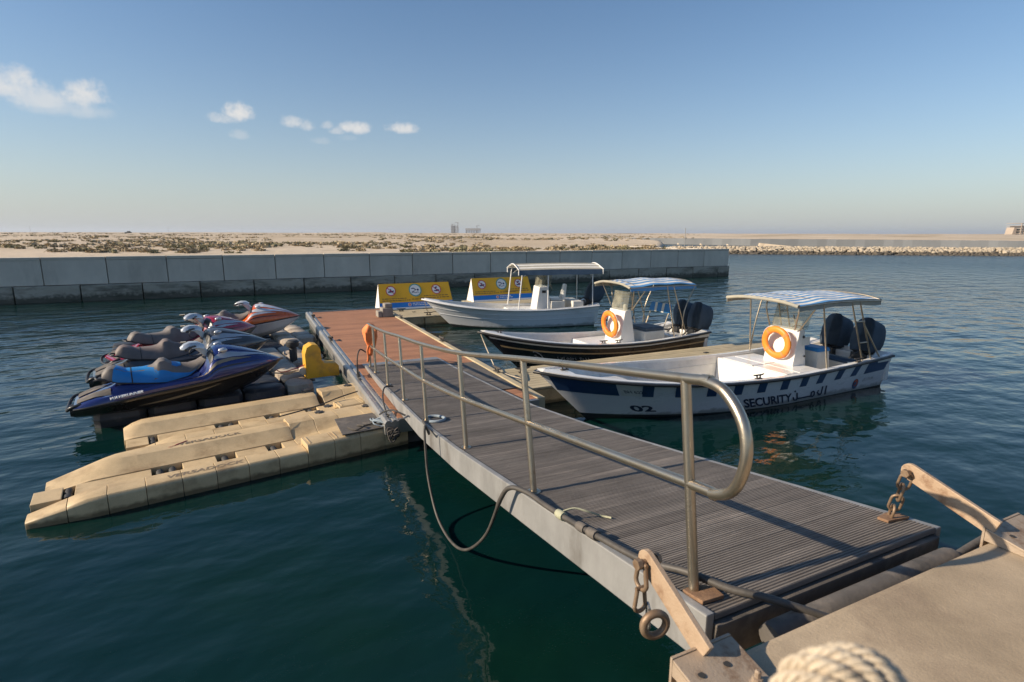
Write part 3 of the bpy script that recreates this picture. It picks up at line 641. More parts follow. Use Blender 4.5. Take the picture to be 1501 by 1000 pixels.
# ------------------------------------------------------------------ quay fittings: arms, chains, rubber roller, hose, rope
def arm_bracket(x, label, cat, wide, ang, reach):
    t = thing('hinge_bracket', label, cat, (x, 1.33, 1.6))
    # plate arm: stadium outline in y-z, thickness in x
    L_, w_ = reach, .05; poly = []
    for i in range(9):
        a = -math.pi / 2 + math.pi * i / 8; poly.append((L_ + w_ * math.cos(a), w_ * math.sin(a)))
    poly += [(-.06, w_), (-.06, -w_)]
    hole = None
    rot = Matrix.Translation((0, .0, .10)) @ Matrix.Rotation(R(ang), 4, 'X')
    m = MB().prism(poly, lambda a, b: (-.012, a, b), lambda a, b: (.012, a, b)); m.xf(rot); m.build('arm', 'rust', t, bevel=.003)
    tip = rot @ Vector((0, L_, 0))
    m = MB().tube([(-.06, 0, 0), (.06, 0, 0)], .014, 10); m.lathe([(.024, -.062), (.024, -.04)], (0, 0, 0), 'x', 6).lathe([(.024, .04), (.024, .058)], (0, 0, 0), 'x', 6)
    m.xf(Matrix.Translation(tip)); m.build('pin', 'chain', t)
    # base: folded channel plate over the quay edge
    x0, x1 = wide
    m = MB().hexa([(x0, -.30, .004), (x1, -.30, .004), (x1, -.02, .06), (x0, -.02, .06), (x0, -.30, .016), (x1, -.30, .016), (x1, -.02, .072), (x0, -.02, .072)])
    m.build('base_plate', 'galv', t, bevel=.003)
    for q in (x0, x1 - .012):
        MB().add([(q, -.02, .06), (q, -.30, .004), (q, -.02, .004), (q + .012, -.02, .06), (q + .012, -.30, .004), (q + .012, -.02, .004)], [(0, 1, 2), (5, 4, 3), (0, 3, 4, 1), (1, 4, 5, 2), (2, 5, 3, 0)]).build('side_gusset', 'galv', t)
    MB().box(x0, x1, -.018, -.006, -.25, .075).build('front_plate', 'galv', t, bevel=.002)
    for bx in (x0 + (x1 - x0) * .3, x0 + (x1 - x0) * .78):
        m = MB().lathe([(.028, 0), (.028, .006), (.019, .008), (.019, .026), (.011, .028), (.011, .05), (.006, .055)], (bx, -.2, .034), 'z', 8); m.build('bolt', 'galv', t)
    for bx in (x0 + (x1 - x0) * .2, x0 + (x1 - x0) * .62):
        MB().lathe([(.014, 0), (.014, .0012)], (bx, -.105, .056), 'z', 10).build('bolt_hole', 'dark', t)
    return t.matrix_world, Vector((x, 1.33, 1.6)) + tip
def link_mesh(L_=.062, w_=.03, r=.0085):
    p = []
    for i in range(8): a = math.pi * i / 7; p.append((w_ * math.cos(a), 0, L_ / 2 + w_ * math.sin(a)))
    for i in range(8): a = math.pi + math.pi * i / 7; p.append((w_ * math.cos(a), 0, -L_ / 2 + w_ * math.sin(a)))
    return MB().tube(p, r, 8, closed=True).mesh('chain_link', 'chain', smooth=60)
LINK = link_mesh()
def chain(a, b, label):
    a, b = Vector(a), Vector(b); d = b - a; n = max(2, round(d.length / .088)); t = thing('chain', label, 'chain', a)
    q = d.to_track_quat('Z', 'Y')
    for i in range(n):
        p = d * ((i + .5) / n); o = link('chain_link', LINK, t, p); o.rotation_euler = (q @ Matrix.Rotation(R(90 * (i % 2) + 20), 4, 'Z').to_quaternion()).to_euler()
        o.scale = (1, 1, d.length / n / .088)
_, tipR = arm_bracket(3.42, 'rusty arm bracket at the right corner of the gangway end', 'bracket', (-.02, .34), 18, .40)
chain(tipR + Vector((-.03, 0, -.02)), (3.44, 1.80, 1.477), 'short rusty chain from the right arm down to the gangway corner')
o = MB().prism([(3.36, 1.76), (3.52, 1.73), (3.535, 1.80), (3.48, 1.845), (3.37, 1.83)], lambda a, b: (a, b, gz(b) + .003), lambda a, b: (a, b, gz(b) + .02)).build('chain_pad', 'rust_dark', None, bevel=.003); tag(o, 'rusty pad plate on the gangway board under the right chain', 'plate')
_, tipL = arm_bracket(1.405, 'bolted arm bracket at the left corner of the gangway end, nearest the camera', 'bracket', (-.13, .16), 27, .33)
def shackles():
    t = thing('shackle_set', 'rusty shackles hanging from the left arm bracket beside the gangway beam', 'shackle', tipL)
    def bow(w_, h, r, mat4):
        p = [(w_ * .6, 0, 0)] + [(w_ * math.sin(R(a)) * 1.0, 0, -h + w_ - w_ * math.cos(R(a)) - w_ * .0) for a in range(110, -111, -20)] + [(-w_ * .6, 0, 0)]
        m = MB().tube(smooth_path(p, 3), r, 8); m.tube([(-w_ * .9, 0, 0), (w_ * .9, 0, 0)], r * .9, 8); m.xf(mat4); return m
    bow(.034, .12, .010, Matrix.Translation((-.03, 0, 0)) @ Matrix.Rotation(R(90), 4, 'Z')).build('shackle', 'chain', t, smooth=60)
    bow(.028, .11, .009, Matrix.Translation((-.03, -.0, -.115))).build('shackle', 'chain', t, smooth=60)
    bow(.026, .10, .008, Matrix.Translation((.0, -.02, -.20)) @ Matrix.Rotation(R(60), 4, 'Z')).build('shackle', 'alu', t, smooth=60)
    ring = [(.052 * math.cos(a), 0, .052 * math.sin(a)) for a in [2 * math.pi * i / 24 for i in range(24)]]
    m = MB().tube(ring, .017, 10, closed=True); m.xf(Matrix.Translation((-.005, -.07, -.25)) @ Matrix.Rotation(R(-12), 4, 'Z')); m.build('ring', 'chain', t, smooth=60)
shackles()
o = MB().prism([(1.775, 1.66), (1.90, 1.65), (1.92, 1.73), (1.87, 1.80), (1.775, 1.79)], lambda a, b: (a, b, gz(b) + .004), lambda a, b: (a, b, gz(b) + .024)).build('lug_plate', 'rust_dark', None, bevel=.004); tag(o, 'rusty lug plate on the gangway corner under the nearest rail post', 'plate')
def roller():
    t = thing('rubber_fender', 'dark worn rubber roller fender between the gangway end and the quay', 'fender', (0, 1.43, 1.43))
    MB().lathe([(.02, 1.95), (.06, 1.955), (.066, 1.98), (.066, 3.36), (.058, 3.39), (.02, 3.395)], (0, 0, 0), 'x', 18).build('roller', 'rubber_grey', t, smooth=40)
    MB().tube([(3.4, 0, 0), (3.62, .02, .0), (3.95, .03, .02)], .022, 10).build('axle', 'rubber_grey', t, smooth=60)
roller()
def hose():
    p = [(2.30, 1.34, 1.46), (2.05, 1.53, 1.535), (1.94, 1.66, 1.535), (1.85, 1.85, 1.535), (1.775, 2.1, 1.475), (1.75, 2.45, 1.42), (1.75, 2.8, 1.355), (1.755, 3.15, 1.30), (1.745, 3.4, 1.28), (1.70, 3.6, 1.24),
         (1.67, 3.72, 1.10), (1.655, 3.98, .66), (1.65, 4.36, .30), (1.65, 4.72, .10), (1.65, 5.1, .04), (1.65, 5.45, .12), (1.65, 5.72, .42), (1.655, 5.82, .75), (1.67, 5.87, 1.0), (1.74, 5.95, .87), (1.8, 6.2, .84), (1.86, 6.6, .79), (1.9, 6.75, .77)]
    t = thing('hose', 'long black hose lying on the gangway edge and drooping towards the water', 'hose')
    MB().tube(smooth_path(p, 6), [.0195 if i < 62 else .0145 for i in range(len(p) * 6 - 5)], 10).build('hose_line', 'hose', t, smooth=60)
    def wrap(i, dx, r, mat):
        a, b = Vector(p[i]), Vector(p[i + 1]); MB().tube([a.lerp(b, dx), a.lerp(b, dx + .12), a.lerp(b, dx + .24)], [r, r * 1.08, r], 10).build('hose_clamp', mat, t, smooth=60)
    wrap(5, .1, .031, 'rubber_grey'); wrap(5, .45, .030, 'rubber_grey'); wrap(6, .2, .030, 'tape')
    MB().tube(smooth_path([(1.76, 2.9, 1.37), (1.83, 2.87, 1.39), (1.9, 2.82, 1.375), (2.0, 2.80, 1.33), (2.04, 2.74, 1.335)], 4), .007, 6).build('tie_end', 'tape', t, smooth=60)
hose()
def rope_eye():
    t = thing('mooring_rope', 'thick cream mooring rope arching over a post top close to the camera', 'rope', (0, 0, 0))
    # three-strand rope bent over the top of a steel mooring post
    c = Vector((.482, .272, 2.742)); ax = Vector((CH, -SH, 0)); path = []
    for i in range(65):
        a = math.pi * (1.22 - 1.44 * i / 64); path.append(c + ax * (.047 * math.cos(a)) + Vector((0, 0, .047 * math.sin(a))))
    for k in range(6):
        pts = []; nn = []
        for i, p in enumerate(path):
            tn = (path[min(i + 1, 64)] - path[max(0, i - 1)]).normalized(); n1 = tn.cross(Vector((SH, CH, 0))).normalized(); n2 = tn.cross(n1); ph = i * .17 + k * math.pi / 3
            pts.append(p + (n1 * math.cos(ph) + n2 * math.sin(ph)) * (.0165 + .0012 * math.sin(k * 5 + i * .2))); nn.append((n1, n2))
        m = MB()
        for y_ in range(5):
            m.tube([q + (a * math.cos(-i * .55 + y_ * 1.257) + b * math.sin(-i * .55 + y_ * 1.257)) * .0052 for i, (q, (a, b)) in enumerate(zip(pts, nn))], .0036, 5)
        m.build('strand', 'rope', t, smooth=60)['kind'] = 'stuff'
    p2 = thing('mooring_post', 'grey steel mooring post below the cream rope, mostly out of frame', 'post', (.482, .272, 1.6))
    MB().lathe([(.05, 0), (.05, .02), (.026, .024), (.026, 1.14), (.012, 1.15)], (0, 0, 0), 'z', 16).build('post_tube', 'float_grey', p2, smooth=50)
    MB().lathe([(.09, 0), (.09, .012)], (0, 0, 0), 'z', 16).build('post_base', 'float_grey', p2)
rope_eye()

# ------------------------------------------------------------------ tan drive-on docks
DYAW = 10.0
def tan_docks():
    seg = .375
    def dock(ox, oy, label, n, pointed, txts):
        org = Matrix.Rotation(R(DYAW), 3, 'Z') @ Vector((ox, oy, 0)) + Vector((-2.45, 7.12, 0))
        t = thing('jetski_dock', label, 'dock', org, DYAW, 'tan drive-on docks')
        Ltot = n * seg
        def near(x):   # section polygon of the near arm
            k = min(1, .35 + x / .9) ; f = max(0, 1 - x / .55)
            y0 = .10 * f if pointed else 0
            return [(y0, -.08), (y0, .195 * k), (y0 + .03, .235 * k), (.31, .235 * k), (.335, .225 * k), (.41 - .12 * f, .155 * k), (.42 - .12 * f, -.08)]
        def far(x):
            if pointed:
                k = min(1, .22 + x / 1.0); f = max(0, 1 - x / 1.1)
            else: k = min(1, .7 + x / .6); f = max(0, 1 - x / .3) * .3
            r_ = interp([(0, 0), (1.4, .0), (1.8, .02)], x)
            return [(.80, -.08), (.80, .155 * min(1, k + .2)), (.88 + .03 * f, .175 * k), (1.04 + .12 * f, .285 * k), (1.2, .30 * k), (1.35 - .25 * f, .275 * k), (1.40 - .3 * f, .21 * k), (1.40 - .3 * f, -.08)]
        def flat(x):
            q = max(0, (1 - (x - 8 * seg) / (3 * seg))); dz = .17 * math.sqrt(max(0, q))
            return [(0, -.08), (0, .27), (.035, .315), (.36, .315), (.38 + .1 * (1 - q), .315 - dz * .5), (.46, .315 - dz), (.86, .315 - dz), (1.0 - .1 * (1 - q), .315 - dz * .5), (1.05, .32), (1.36, .32), (1.40, .27), (1.40, -.08)]
        def block(fn, x0, x1, nm='float_block'):
            rings = [[(x, y, z) for y, z in fn(x)] for x in (x0 + .003, (x0 + x1) / 2, x1 - .003)]
            MB().loft(rings).build(nm, 'tan', t, smooth=30, bevel=.004, seg=1)
        for i in range(n):
            x0, x1 = i * seg, (i + 1) * seg
            if i < 8: block(near, x0, x1)
            else: block(flat, x0, x1)
        MB().loft([[(x, y, z) for y, z in far(x)] for x in [(.10 if pointed else 0) + (8 * seg - .1) * q / 24 for q in range(25)]]).build('cradle_arm', 'tan', t, smooth=25, bevel=.012)
        # channel floor with openings
        ops = [(.30, .42), (1.2, 1.55), (1.95, 2.2), (2.6, 2.82)]; x = .02
        for a, b in ops + [(8 * seg, 0)]:
            if a - x > .06: MB().box(x, a, .425, .795, .02, .142).build('channel_floor', 'tan', t, bevel=.008)
            x = b
        m = MB()
        for a, b in ops: m.box(a, b, .425, .795, -.06, -.02)
        m.build('channel_well', 'dark', t)
        for a, b in ops:
            k = 2 if b - a > .3 else 1
            for q in range(k):
                xx = a + (b - a) * (q + .6) / (k + .4)
                MB().lathe([(.02, -.15), (.045, -.14), (.05, -.05), (.03, 0), (.05, .05), (.045, .14), (.02, .15)], (xx, .61, .09), 'y', 12).build('roller', 'rubber', t, smooth=50)
        # moulded raised ridges on the flat deck
        for i in range(8, n): MB().box(i * seg + .05, i * seg + .065, .06, .34, .3155, .322).build('moulded_ridge', 'tan', t)
        # dark coupling plates
        for (x, y) in ((n * seg - .2, .02), (n * seg - .2, 1.18), (n * seg - .95, 1.3), (n * seg - .9, .1)):
            MB().box(x - .07, x + .07, y, y + .09, .318, .331).box(x - .03, x + .03, y - .03, y + .12, .3185, .337).build('coupling', 'rubber', t, bevel=.006)
        for (x0, y0, z0, s, sw, yt) in txts:
            v, f, w_, h = text_geo('VERSADOCK', s, .2, .004)
            fn = near if yt == 'near' else far
            m = MB().add([(x0 + a * 1.15, y0 + b, z0) for a, b in v], f); m.build('lettering', 'letter_faded', t)
            if sw: MB().tube(smooth_path([(x0 - .12, y0 - .02, z0), (x0 - .02, y0 + .03, z0), (x0 + .12, y0 + .11, z0 + .004)], 4), [.003] * 4 + [.008] * 4 + [.003], 6).build('swoosh', 'sign_red', t)
    dock(0, 0, 'tan drive-on dock with roller channel nearest the open water, pointed front', 12, True, [(1.35, .10, .238, .13, False, 'near'), (1.55, 1.10, .298, .12, True, 'far')])
    dock(.92, 1.43, 'tan drive-on dock between the pointed front dock and the black cubes', 10, False, [(.1, 1.12, .262, .06, False, 'far')])
    # rubber mat on the deck
    o = thing('rubber_mat', 'dark grey rubber mat lying on the near tan dock by the gangway', 'mat', (1.34, 8.22, .338), DYAW)
    MB().prism([(-.42, -.38), (.28, -.42), (.30, .32), (-.30, .36)], lambda a, b: (a, b, -.004), lambda a, b: (a, b, .012)).build('mat_sheet', 'rubber_grey', o, bevel=.004)
    # blue rope tangle
    rnd = random.Random(2); p = []
    for i in range(46):
        a = i * .75; p.append((1.60 + .14 * math.cos(a) * rnd.uniform(.6, 1.1), 7.98 + .17 * math.sin(a * .93) * rnd.uniform(.6, 1.1), .355 + rnd.uniform(0, .07)))
    o = MB().tube(smooth_path(p, 4), .011, 6).build('blue_rope_coil', 'rope_blue', None, smooth=60); tag(o, 'tangled blue rope heaped at the corner of the tan dock below the gangway', 'rope')
    p = [(1.1, 8.0, .365), (1.2, 7.85, .365), (1.32, 7.9, .39), (1.25, 8.05, .365), (1.4, 8.0, .365), (1.65, 8.05, .40), (1.72, 8.0, .48)]
    o = MB().tube(smooth_path(p, 6), .012, 6).build('dark_rope', 'rope_dark', None, smooth=60); tag(o, 'dark rope trailing across the rubber mat on the tan dock', 'rope')
    p = [(1.55, 9.75, .40), (1.2, 9.6, .37), (.85, 9.4, .335), (.5, 9.2, .335), (.2, 9.1, .32)]
    o = MB().tube(smooth_path(p, 6), .012, 6).build('bow_line', 'rope_dark', None, smooth=60); tag(o, 'thin line crossing the curved end of the rear tan dock', 'rope')
    # loop of blue hose on the gangway deck
    pr = [(2.05 + .13 * math.cos(a), 6.72 + .17 * math.sin(a), gz(6.72 + .17 * math.sin(a)) + .02) for a in [R(-140 + 20 * i) for i in range(14)]]
    o = MB().tube(smooth_path(pr, 3), .02, 8).build('rope_loop', 'rope_blue', None, smooth=60); tag(o, 'blue rope loop round a gangway rail post', 'rope')
    # clutter hung at pontoon corner
    rnd = random.Random(9); p = [(1.70 + rnd.uniform(-.1, .1), 7.68 + rnd.uniform(-.06, .06), .28 + rnd.uniform(-.1, .12)) for i in range(26)]
    o = MB().tube(smooth_path(p, 4), .012, 6).build('rope_tangle', 'rope_dark', None, smooth=60); tag(o, 'dark rope knot hanging on the near end of the pontoon under the gangway', 'rope')
    p = [(1.8, 7.3, .67), (1.66, 7.45, .72), (1.6, 7.75, .62), (1.58, 8.0, .5)]
    o = MB().tube(smooth_path(p, 6), .013, 8).build('cable', 'rubber', None, smooth=60); tag(o, 'short black cable bending from the gangway edge to the tan dock corner', 'cable')
    p = [(1.9, 10.7, .9), (1.78, 10.62, .98), (1.70, 10.5, .85), (1.68, 10.45, .5)]
    p2 = [(2.0, 8.9, .66), (1.83, 8.75, .70), (1.74, 8.5, .62), (1.70, 8.2, .54), (1.68, 7.95, .50)]
    o = MB().tube(smooth_path(p2, 6), .013, 8).build('cable', 'rubber', None, smooth=60); tag(o, 'longer black cable running down the outside of the gangway near its foot', 'cable')
    o = MB().tube(smooth_path(p + [(1.7, 10.3, .48)], 6), .013, 8).build('cable', 'rubber', None, smooth=60); tag(o, 'black cable looping beside the orange life vest', 'cable')
tan_docks()

# ------------------------------------------------------------------ black and beige cube dock
def cube_mesh(mat, sx=.5, sy=.5, h=.42):
    m = MB(); c = .09
    def ring(z, k): 
        x, y = sx / 2 - k, sy / 2 - k; return [(-x + c, -y, z), (x - c, -y, z), (x, -y + c, z), (x, y - c, z), (x - c, y, z), (-x + c, y, z), (-x, y - c, z), (-x, -y + c, z)]
    m.loft([ring(-.14, .03), ring(-.1, .006), ring(.10, .006), ring(.125, .0), ring(.14, .006), ring(h - .18, .012), ring(h - .14, .05)])
    return m.mesh('float_cube', mat, smooth=40)
def lug_mesh(mat):
    return MB().lathe([(.05, 0), (.062, .005), (.062, .018), (.03, .022)], (0, 0, 0), 'z', 10).mesh('coupling_pin', mat)
def cube_dock():
    t = thing('cube_dock', 'dock of black and beige plastic float cubes carrying the jet skis', 'dock', (-2.62, 10.72, 0), DYAW - 2)
    kb = cube_mesh('blackcube', .74, .5); kt = cube_mesh('beige'); kk = cube_mesh('blackcube'); pin = lug_mesh('blackcube')
    # near rows: long black cubes, stepping lower between the skis
    rows = [(.22, 0), (.72, 0), (1.22, -.06), (1.72, -.06), (2.22, 0), (2.72, 0), (3.22, -.06), (3.72, -.06), (4.22, 0), (4.72, 0), (5.22, -.06), (5.72, -.06), (6.22, 0), (6.72, 0), (7.22, -.05)]
    for r_, (y, dz) in enumerate(rows):
        x = .3 + .07 * r_ * 0; xe = interp([(0, 3.6), (1, 3.62), (4, 3.9), (8, 4.4), (12, 4.9), (14, 5.1)], r_) - .12 * 0
        c = 0
        while x < xe - 1.0: link('float_cube', kb, t, (x + .12, y, -.01 + dz + random.uniform(-.012, .012)), (random.uniform(-.015, .015), random.uniform(-.015, .015), 0)); x += .765; c += 1
        q = 0
        while x < xe:
            top = kt if (r_ > 1 and x > xe - 1.1) or (r_ == 0 and x > xe - .55) else kk
            link('float_cube', top, t, (x, y, .02 + (0 if top is kt else dz) + random.uniform(-.012, .012)), (random.uniform(-.02, .02), random.uniform(-.02, .02), 0)); x += .515; q += 1
        if r_ % 1 == 0:
            x = 1.1
            while x < xe - .5: link('coupling_pin', pin, t, (x, y + .25, .255 + dz * .5)); x += .765
    # yellow bow guard standing at the head of the row
    g = thing('bow_guard', 'yellow plastic bow guard standing on the cubes beside the pontoon', 'guard', (1.0, 11.75, .30), 6)
    # bent sheet: upright panel then foot, seen as a thick L with a curled top
    prof = [(-.2, 0), (-.21, .5), (-.17, .64), (-.06, .70), (.05, .68), (.10, .58), (.115, .36), (.16, .29), (.40, .26), (.45, .2), (.45, 0)]
    MB().prism(prof, lambda a, b: (a, -.33, b), lambda a, b: (a, .0, b)).build('guard_shell', 'yellow', g, smooth=35, bevel=.02)
    MB().lathe([(.05, -.2), (.075, -.19), (.075, -.02), (.05, -.01)], (-.24, -.1, .16), 'y', 12).build('winch_drum', 'beige', g, smooth=40)
    rnd = random.Random(5)
    p = [(.95, 11.6, .46), (.8, 11.55, .44), (.6, 11.62, .43), (.5, 11.5, .42), (.35, 11.58, .44), (.55, 11.72, .42), (.7, 11.6, .47), (.45, 11.45, .46), (.2, 11.42, .5)]
    o = MB().tube(smooth_path(p, 5), .014, 6).build('tow_line', 'rope', None, smooth=60); tag(o, 'pale tow line tangled between the blue jet ski bow and the yellow guard', 'rope')
    p = [(.92, 11.5, .62), (.7, 11.45, .55), (.4, 11.4, .5), (.28, 11.38, .56)]
    o = MB().tube(smooth_path(p, 5), .009, 6).build('red_line', 'sign_red', None, smooth=60); tag(o, 'thin red line from the yellow guard to the blue jet ski bow', 'rope')
    o = MB().lathe([(.07, 0), (.085, .03), (.085, .30), (.07, .33), (.12, .34), (.14, .37), (.14, .46), (.10, .50)], (.72, 13.35, .27), 'z', 14).build('mooring_bollard', 'rubber', None, smooth=40); tag(o, 'small black plastic bollard on the beige cubes beyond the yellow guard', 'bollard')
cube_dock()

# ------------------------------------------------------------------ jet skis
def make_ski(label, loc, yaw, deck, hull, seat, insert, hood, trim, txt=None, pitch=0):
    t = thing('jet_ski', label, 'jet ski', loc, yaw, 'jet skis on the cube dock', ry=-pitch)
    W = [(-1.6, .42), (-1.45, .49), (-1.0, .55), (-.3, .58), (.4, .56), (.9, .48), (1.25, .34), (1.48, .18), (1.58, .09), (1.62, .03)]
    ZG = [(-1.6, .27), (-1.2, .32), (-.5, .40), (.2, .46), (.8, .53), (1.3, .585), (1.62, .60)]
    ZK = [(-1.6, .05), (-.5, 0), (.6, .04), (1.1, .2), (1.45, .42), (1.62, .57)]
    ZT = [(-1.6, .32), (-1.45, .38), (-1.2, .46), (-1.0, .52), (.1, .58), (.26, .70), (.38, .90), (.46, .985), (.56, 1.0), (.72, .985), (.95, .915), (1.2, .82), (1.4, .73), (1.55, .655), (1.62, .615)]
    xs = [-1.6, -1.52, -1.4, -1.28, -1.18, -1.08, -.98, -.8, -.5, -.2, .08, .2, .28, .36, .42, .48, .56, .66, .8, .95, 1.1, 1.22, 1.34, 1.44, 1.52, 1.58, 1.62]
    def hull_ring(x):
        w_, g, k = interp(W, x), interp(ZG, x), interp(ZK, x); h = g - k
        return [(x, -w_, g), (x, -w_ * .99, g - .05 * min(1, h * 3)), (x, -w_ * .90, g - .06 * min(1, h * 3) - h * .06), (x, -w_ * .80, k + h * .42), (x, -w_ * .74, k + h * .36), (x, -w_ * .45, k + h * .14), (x, 0, k)] + \
               [(x, w_ * .45, k + h * .14), (x, w_ * .74, k + h * .36), (x, w_ * .80, k + h * .42), (x, w_ * .90, g - .06 * min(1, h * 3) - h * .06), (x, w_ * .99, g - .05 * min(1, h * 3)), (x, w_, g)]
    MB().loft([hull_ring(x) for x in xs]).build('hull', hull, t, smooth=35)
    def D(x):      # half section of the deck from the gunwale to the ridge
        w_, g, z = interp(W, x), interp(ZG, x) + .004, interp(ZT, x); h = z - g
        fr = interp([(.0, 0), (.42, 1)], x); tl = interp([(-1.32, 1), (-1.02, 0)], x)
        mid = [(w_, g), (w_ * .995, g + .06), (w_ * .92, g + .105), (w_ * .80, g + .085), (.31, g + .005), (.285, g + .06), (.20, z)]
        fro = [(w_, g), (w_ * 1.0, g + .20 * h), (w_ * .95, g + .42 * h), (w_ * .84, g + .64 * h), (w_ * .66, g + .83 * h), (w_ * .38, g + .955 * h), (w_ * .10, z)]
        tai = [(w_, g), (w_ * .99, g + .3 * h), (w_ * .95, g + .62 * h), (w_ * .86, g + .92 * h), (w_ * .70, g + h), (w_ * .4, g + h * 1.01), (w_ * .1, g + h * 1.02)]
        return [tuple(lerp(lerp(m_[k], f_[k], fr), q_[k], tl) for k in (0, 1)) for m_, f_, q_ in zip(mid, fro, tai)]
    MB().loft([[(x, -y, q) for y, q in D(x)] + [(x, y, q) for y, q in reversed(D(x))] for x in xs]).build('deck', deck, t, smooth=32)
    def patch(tab, mat, nm, off=.005, ns=4, sides=(-1, 1), nx=20):     # tab: (x, s0, s1) along the deck skin, s counted in section points
        for sg in sides:
            vs = []
            for i in range(nx + 1):
                x = lerp(tab[0][0], tab[-1][0], i / nx); a, b = interp([(q[0], q[1]) for q in tab], x), interp([(q[0], q[2]) for q in tab], x); half = D(x)
                for k in range(ns + 1):
                    u = min(5.999, lerp(a, b, k / ns)); i0 = int(u); f_ = u - i0; dy, dz = half[i0 + 1][0] - half[i0][0], half[i0 + 1][1] - half[i0][1]; l = math.hypot(dy, dz) or 1
                    vs.append((x, sg * (lerp(half[i0][0], half[i0 + 1][0], f_) + off * dz / l), lerp(half[i0][1], half[i0 + 1][1], f_) - off * dy / l))
            n_ = ns + 1; MB().add(vs, [(i * n_ + k, i * n_ + k + 1, (i + 1) * n_ + k + 1, (i + 1) * n_ + k) for i in range(nx) for k in range(ns)]).build(nm, mat, t, smooth=50)
    silver = 'ski_silver' if trim == 'gold_dec' else trim
    patch([(.50, 4.7, 6.0), (.7, 4.5, 6.0), (1.1, 4.7, 6.0), (1.45, 5.7, 6.0)], hood, 'hood', .007)
    patch([(.44, 3.2, 3.7), (.6, 3.0, 4.0), (.9, 3.3, 4.1), (1.38, 4.5, 4.75)], silver, 'hood_stripe', .006)
    patch([(.05, 2.15, 2.25), (.3, 2.1, 2.65), (.7, 2.5, 3.0), (1.05, 3.05, 3.15)], trim, 'flank_stripe', .006)
    patch([(.12, 1.3, 1.32), (.35, 1.45, 1.7), (.85, 1.75, 2.0), (1.2, 2.2, 2.25)], 'black', 'flank_decal', .005)  # black swoosh decal below the flank stripe
    patch([(-1.56, 3.6, 5.9), (-1.1, 3.4, 5.9)], 'rubber_grey', 'platform_mat', .012, 3)
    patch([(-.95, 3.0, 4.6), (.15, 3.0, 4.4)], 'rubber', 'foot_mat', .008, 3)
    patch([(.36, 3.4, 6.0), (.405, 3.4, 6.0), (.44, 4.0, 6.0)], 'black', 'dash', .010, 4)
    for sg in (-1, 1):      # bow flank flash on the lower hull
        vs = []
        for i in range(13):
            x = -.75 + 1.25 * i / 12; w_, g, k0 = interp(W, x), interp(ZG, x), interp(ZK, x); h = g - k0; z0 = g - .06 - h * .06; zl = k0 + h * .42; kk = math.sin(math.pi * (i + .3) / 12.6); a = lerp(.72, .1, i / 12)
            for u in (a + .26 * kk, a): vs.append((x, sg * (lerp(w_ * .90, w_ * .80, u) + .006), lerp(z0, zl, u)))
        MB().add(vs, [(2 * i, 2 * i + 1, 2 * i + 3, 2 * i + 2) for i in range(12)]).build('side_flash', 'gold_dec' if trim == 'gold_dec' else silver, t)
    # rub rail
    rail = [(x, interp(W, x) + .012, interp(ZG, x)) for x in xs]; rail += [(1.66, 0, .60)] + [(x, -y, z) for x, y, z in reversed(rail)]
    MB().tube(smooth_path(rail, 2), .016, 6).build('rub_rail', 'black', t, smooth=60)
    MB().tube(smooth_path([(-1.50, .40, .34), (-1.64, .38, .30), (-1.70, .2, .22), (-1.70, -.2, .22), (-1.64, -.38, .30), (-1.50, -.40, .34)], 5), .026, 8).build('stern_bumper', 'black', t, smooth=60)
    MB().lathe([(.10, -1.68), (.12, -1.6), (.14, -1.5)], (0, 0, .16), 'x', 12).build('jet_nozzle', 'black', t, smooth=50)
    # stepped seat
    SZ = [(-1.20, .70), (-1.14, .80), (-1.04, .83), (-.94, .79), (-.86, .745), (-.60, .735), (-.46, .765), (-.38, .855), (-.29, .86), (-.20, .775), (.02, .715), (.2, .755), (.33, .84)]
    ZB = [(-1.20, .63), (-1.0, .56), (-.6, .50), (-.3, .47), (.05, .53), (.22, .64), (.36, .80)]
    SW = [(-1.20, .10), (-1.05, .145), (-.5, .15), (-.33, .17), (-.1, .14), (.33, .10)]; SB = [(-1.20, .14), (-1.0, .21), (-.4, .275), (.0, .25), (.36, .14)]
    sx = [-1.20, -1.17, -1.12, -1.05, -.98, -.92, -.86, -.72, -.58, -.48, -.42, -.37, -.30, -.25, -.18, -.06, .06, .18, .28, .35]
    def seat_ring(x):
        z, wt, b, wb = interp(SZ, x), interp(SW, x), interp(ZB, x), interp(SB, x)
        half = [(wb, b), (wb * .99, lerp(b, z, .28)), (lerp(wt, wb, .42), lerp(b, z, .70)), (wt, z - .014), (wt * .5, z + .006)]
        return [(x, -y, q) for y, q in half] + [(x, y, q) for y, q in reversed(half)]
    MB().loft([seat_ring(x) for x in sx]).build('seat', seat, t, smooth=40)
